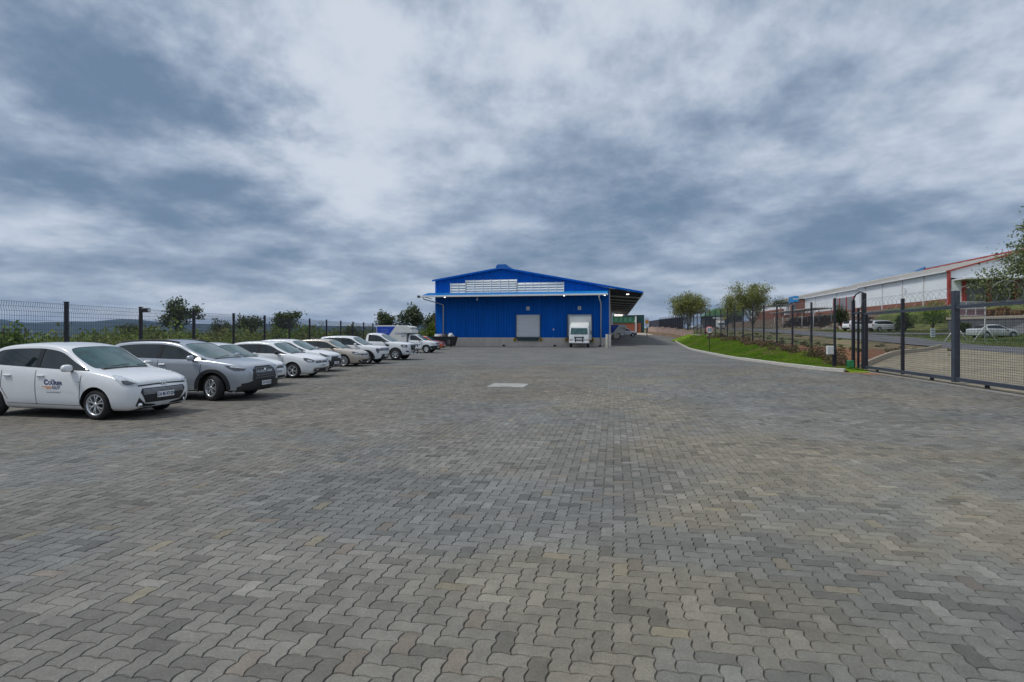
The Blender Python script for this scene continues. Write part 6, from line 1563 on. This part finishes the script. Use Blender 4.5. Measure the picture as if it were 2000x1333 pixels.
# debris on the mound
rs = np.random.RandomState(5); RUB = [pm('rubble_grey', (.36, .34, .31), .9, var=.2), pm('rubble_brown', (.2, .13, .09), .9, var=.2), pm('rubble_pale', (.5, .47, .42), .9, var=.2)]
VV = [[], [], []]; mbs = [MB(), MB(), MB()]
for i in range(330):
    if rs.rand() < .5: y = rs.uniform(96, 112); u = rs.uniform(41, 46)
    else: y = rs.uniform(100, 165); u = rs.uniform(43, 50)
    x = u+K*y; z = h_right(x, y); s_ = rs.uniform(.12, .55); k_ = rs.randint(0, 3)
    mbs[k_].box((x, y, z+s_*.2), (s_*rs.uniform(.6, 2), s_*rs.uniform(.5, 1.5), s_*rs.uniform(.4, 1)), rz=rs.rand()*3)
b = MB()
for k_ in range(3): b.add(mbs[k_].v, mbs[k_].f, k_)
tag(b.build('rubble', RUB), 'scattered rubble and scrap on the brown mound', 'rubble', kind='stuff')
# trailers parked on top of the mound
for i, (u, y, L_, lab) in enumerate(((46.5, 112, 5.5, 'rusty flat trailer parked on the mound below the grey doors'), (47, 104, 4, 'second rusty flat trailer nearer the dark bush'))):
    x, yy_ = uy(u, y); z = h_right(x, yy_); t_ = T('flat_trailer', lab, 'trailer', (x, yy_, z), R(70), 'trailers on the mound')
    MB().box((0, 0, .8), (L_, 1.9, .14)).build('deck', pm('rust', (.10, .06, .045), .9, var=.4), t_); MB().box((L_/2+.5, 0, .7), (1.1, .1, .1)).build('drawbar', POST, t_)
    for xx in (-.5, .3):
        for sg in (-1, 1): add_wheel(t_, xx, sg*.95, .33, .2, .2, 6, 'steel')
# stacked pallets on the dock ledge and the retaining wall
rw = T('retaining_wall', 'grey slatted retaining wall behind the silver sedan', 'wall', (0, 0, 0))
wa, wbp = Vector(uy(46.5, 77)), Vector(uy(52, 62)); n_ = 16; ang = math.atan2((wbp-wa).y, (wbp-wa).x)
for i in range(n_):
    c0 = wa.lerp(wbp, (i+.5)/n_); MB().box((0, 0, .75), ((wbp-wa).length/n_-.03, .2, 3.0)).build('panel', pm('wall_grey', (.13, .14, .15), .9, var=.2, scale=1), rw, (c0.x, c0.y, 1.35), ang)
c0 = wa.lerp(wbp, .5); MB().box((0, .6, 0), ((wbp-wa).length+.3, 1.6, .35)).build('ledge', pm('ledge_beige', (.46, .40, .33), .9), rw, (c0.x, c0.y, 3.75), ang)
PAL = pm('pallet_wood', (.30, .18, .09), .85, var=.3, scale=4)
pal = MB()
for q in (-.42, -.14, .14, .42): pal.box((0, q, .13), (1.2, .14, .022))
for q in (-.5, 0, .5): pal.box((q, 0, .07), (.1, 1.0, .09))
for q in (-.42, 0, .42): pal.box((0, q, .012), (1.2, .12, .02))
pme = pal.mesh('pallet', PAL); cnt = 0
for i in range(7):
    c0 = wa.lerp(wbp, .12+.12*i); nx_, ny_ = -math.sin(ang), math.cos(ang); sg = 1 if ny_ > 0 else -1
    for k_ in range(int(rs.randint(4, 9))):
        o = link('pallet', pme, None, (c0.x+sg*nx_*2.2+rs.uniform(-.1, .1), c0.y+sg*ny_*2.2, 3.9+k_*.15), ang+rs.uniform(-.06, .06))
        tag(o, 'brown wooden pallet in the %s stack from the left above the grey wall' % ('first', 'second', 'third', 'fourth', 'fifth', 'sixth', 'seventh')[i], 'pallet', 'wooden pallets of the %s stack' % ('first', 'second', 'third', 'fourth', 'fifth', 'sixth', 'seventh')[i]); cnt += 1
# ================================================================== billboard, small sign
bx_, by_ = at(1896, 52), 52; bz_ = h_right(bx_, by_); s_ = F/by_
bb = T('billboard_frame', 'white framed panel board on braced posts behind the gate', 'billboard', (bx_, by_, bz_), 0)
hw = 28/s_; zt = EYE+(HOR-590)/s_-bz_; zm = EYE+(HOR-617)/s_-bz_
for sg in (-1, 1):
    MB().tube([(sg*hw, 0, -.1), (sg*hw, 0, zt)], .06, 6).build('post', white_m, bb)
    for t in (-1, 1): MB().tube([(sg*hw, 0, zm*.62), (sg*hw+t*.95, -.3*t, -.05)], .04, 6).build('brace', white_m, bb)
for z in (zm, (zm+zt)/2, zt): MB().box((0, -.02, z), (2*hw+.1, .07, .07)).build('rail', white_m, bb)
for i in range(4): MB().box((lerp(-hw, hw, i/3), -.02, (zm+zt)/2), (.06, .07, zt-zm)).build('stile', white_m, bb)
for i in range(3):
    for j in range(2): MB().box((lerp(-hw, hw, (i+.5)/3), .02, lerp(zm, zt, (j+.5)/2)), (2*hw/3-.05, .03, (zt-zm)/2-.05)).build('panel', pm('panel_lilac', (.48, .42, .46), .6) if j else pm('panel_pink', (.40, .24, .27), .6), bb)
sx_, sy_ = at(1822, 60), 60; sg_ = T('ground_sign', 'small white upright notice board on the grass beyond the gate', 'sign', (sx_, sy_, h_right(sx_, sy_)))
MB().box((0, 0, .62), (.48, .06, .95), bev=.01).build('board', white_m, sg_)
for i in range(3): MB().box((0, -.035, .36+i*.27), (.36, .012, .12)).build('notice_line', pm('notice_blue', (.2, .35, .5), .6), sg_)
for xx in (-.18, .18): MB().tube([(xx, .05, -.1), (xx, .05, .3)], .02, 5).build('leg', POST, sg_)

# ================================================================== vehicles on the right
SED = dict(L=4.6, W=1.76, wb=2.7, fo=.85, r=.31, rr=.2, zb=.18, paint=paint('pale_silver', (.60, .64, .67), .28, .15), spokes=7, rim='single', deck=True,
  top=[(0, .64), (.05, .70), (.16, .76), (.5, .85), (1.05, .93), (1.2, .955), (1.95, 1.36), (2.3, 1.42), (2.7, 1.43), (3.2, 1.38), (3.45, 1.33), (4.0, 1.0), (4.35, .965), (4.55, .93), (4.6, .85)],
  belt=[(1.2, .90), (2.4, .92), (3.5, .95), (4.1, .96)], cowl=1.2, header=1.98, bpil=2.45, cpil=3.25, roofrear=3.45, tail=4.0, roofw=.68, quarter=True)
r_ = place(1978, 659.8, SED, 'silver white sedan parked on the grass island right of the billboard', 'car', 2, 'vehicles across the road', h=1.27, name='sedan_car'); c = Car(r_, SED); c.dress(); hatch_face(c, r_); c.patch('lower_grille', 0, [(-.5, .36), (.5, .36), (.5, .26), (-.5, .26)], .006, TRIM)
for mi in (False, True): c.patch('tail_lamp', 130, [(1.05, .84), (1.25, .84), (1.25, .70), (1.08, .70)], .008, REDL, mi)
for (px, py, h, lab, kw, hd, nm) in ((1671, 643.8, 2.55, 'white people carrier seen from behind beside the gate guide posts', dict(L=4.1, wb=2.55), -14, 'parked_car'), (1727, 646.5, 2.12, 'white double cab with canopy and dark windows parked left of the bushes', dict(L=4.9, wb=3.0), -6, 'pickup_truck')):
    L_ = kw['L']; SV = dict(L=L_, W=1.76, wb=kw['wb'], fo=.85, r=.34, rr=.21, zb=.26, paint=P_WHITE, spokes=6, rim='single', clad=True, norear=False,
      top=[(0, .82), (.05, .92), (.16, .98), (.5, 1.04), (1.0, 1.09), (1.15, 1.11), (1.8, 1.6), (2.1, 1.68), (2.8, 1.70), (L_-.8, 1.70), (L_-.28, 1.66), (L_-.05, 1.15), (L_, 1.0)], belt=[(1.15, 1.04), (L_, 1.12)], cowl=1.15, header=1.84, bpil=2.3, cpil=3.1, roofrear=L_-.28, tail=L_-.06, roofw=.76, quarter=True)
    x, y = gp(px, py, h) if abs(py-HOR) > 1 else (at(px, 85), 85)
    y = 84 if nm == 'pickup_truck' else 90; x = at(px, y); h = h_right(x, y)
    r_ = T(nm, lab, 'pickup' if nm == 'pickup_truck' else 'car', (x, y, h+.02), -R(hd), 'vehicles across the road'); c = Car(r_, SV); c.dress()
    for mi in (False, True): c.patch('tail_lamp', 135, [(-SV['wb']/2*.0-1.55 if False else -(L_/2)*.0+.0, 0), (.1, 0), (.1, .1)], .01, REDL, mi) if False else None
    for sg in (-1, 1): MB().box((c.X(L_-.035), sg*.76, .98), (.06, .13, .42), bev=.02).build('tail_lamp', REDL, r_)
    c.plate(.75, 'NX 4407', back=True); MB().box((c.X(L_)-.02, 0, .48), (.16, 1.6, .18), bev=.04).build('rear_bumper', TRIM, r_)
    if nm == 'pickup_truck':
        MB().box((c.X(L_)+.02, 0, .8), (.02, .25, .12)).build('gate_handle', TRIM, r_)
        for sg in (-.5, .5): MB().tube([c.roofpt(c.X(2.6), sg, .02), c.roofpt(c.X(3.4), sg, .05), c.roofpt(c.X(L_-.6), sg, .02)], .025, 5).build('roof_rail', galv, r_)
# far lorry and car on the road
t2 = copy_tree(tr); x, y = uy(29, 150); t2.location = (x, y, h_right(x, y)+.07); t2.rotation_euler = (0, 0, -R(16)); t2.scale = (.8, .8, .72); t2['label'] = 'small white lorry far up the road behind the speed sign'; t2['group'] = 'vehicles across the road'
hv = hatch(P_WHITE); r_ = T('parked_car', 'white car far up the road seen through the dense fence posts', 'car', (*uy(27.5, 185), h_right(*uy(27.5, 185))+.08), R(200), 'vehicles across the road'); c = Car(r_, hv); c.dress()
# green roofed shed far behind
gs_ = T('green_roof_shed', 'dark shed with pitched green roof far beyond the road', 'building', (at(1412, 235), 235, 3.4), -TH)
MB().box((0, 4, 2.6), (15, 10, 5.4)).build('wall', pm('shed_dark', (.05, .06, .065), .8), gs_); b = MB(); b.prism_y([(-8.2, 5.3), (-3.5, 8.6), (8.2, 8.6), (8.2, 5.3)], -1.5, 9.5); b.build('roof', pm('roof_green', (.09, .22, .11), .6), gs_)
MB().box((-2, -1.3, 4.6), (4.6, .1, .8)).build('sign_panel', white_m, gs_); MB().box((.6, -1.37, 4.6), (1.2, .06, .7)).build('yellow_panel', pm('panel_yellow', (.6, .6, .05), .5), gs_); MB().box((1, -1.2, 1.6), (9, .2, 2.4)).build('teal_screen', pm('teal', (.012, .09, .12), .6), gs_)

# ================================================================== air
hz_ = MB().box((0, 3400, 25), (18000, 8000, 240)); ho = hz_.build('haze', None); ho.data.materials.clear()
hm_ = bpy.data.materials.new('air'); hm_.use_nodes = True; t = hm_.node_tree; t.nodes.remove(t.nodes['Principled BSDF']); pv = t.nodes.new('ShaderNodeVolumePrincipled'); pv.inputs['Color'].default_value = (.22, .47, 1.0, 1); pv.inputs['Density'].default_value = HAZE; t.links.new(pv.outputs[0], t.nodes['Material Output'].inputs['Volume']); ho.data.materials.append(hm_); ho['kind'] = 'stuff'
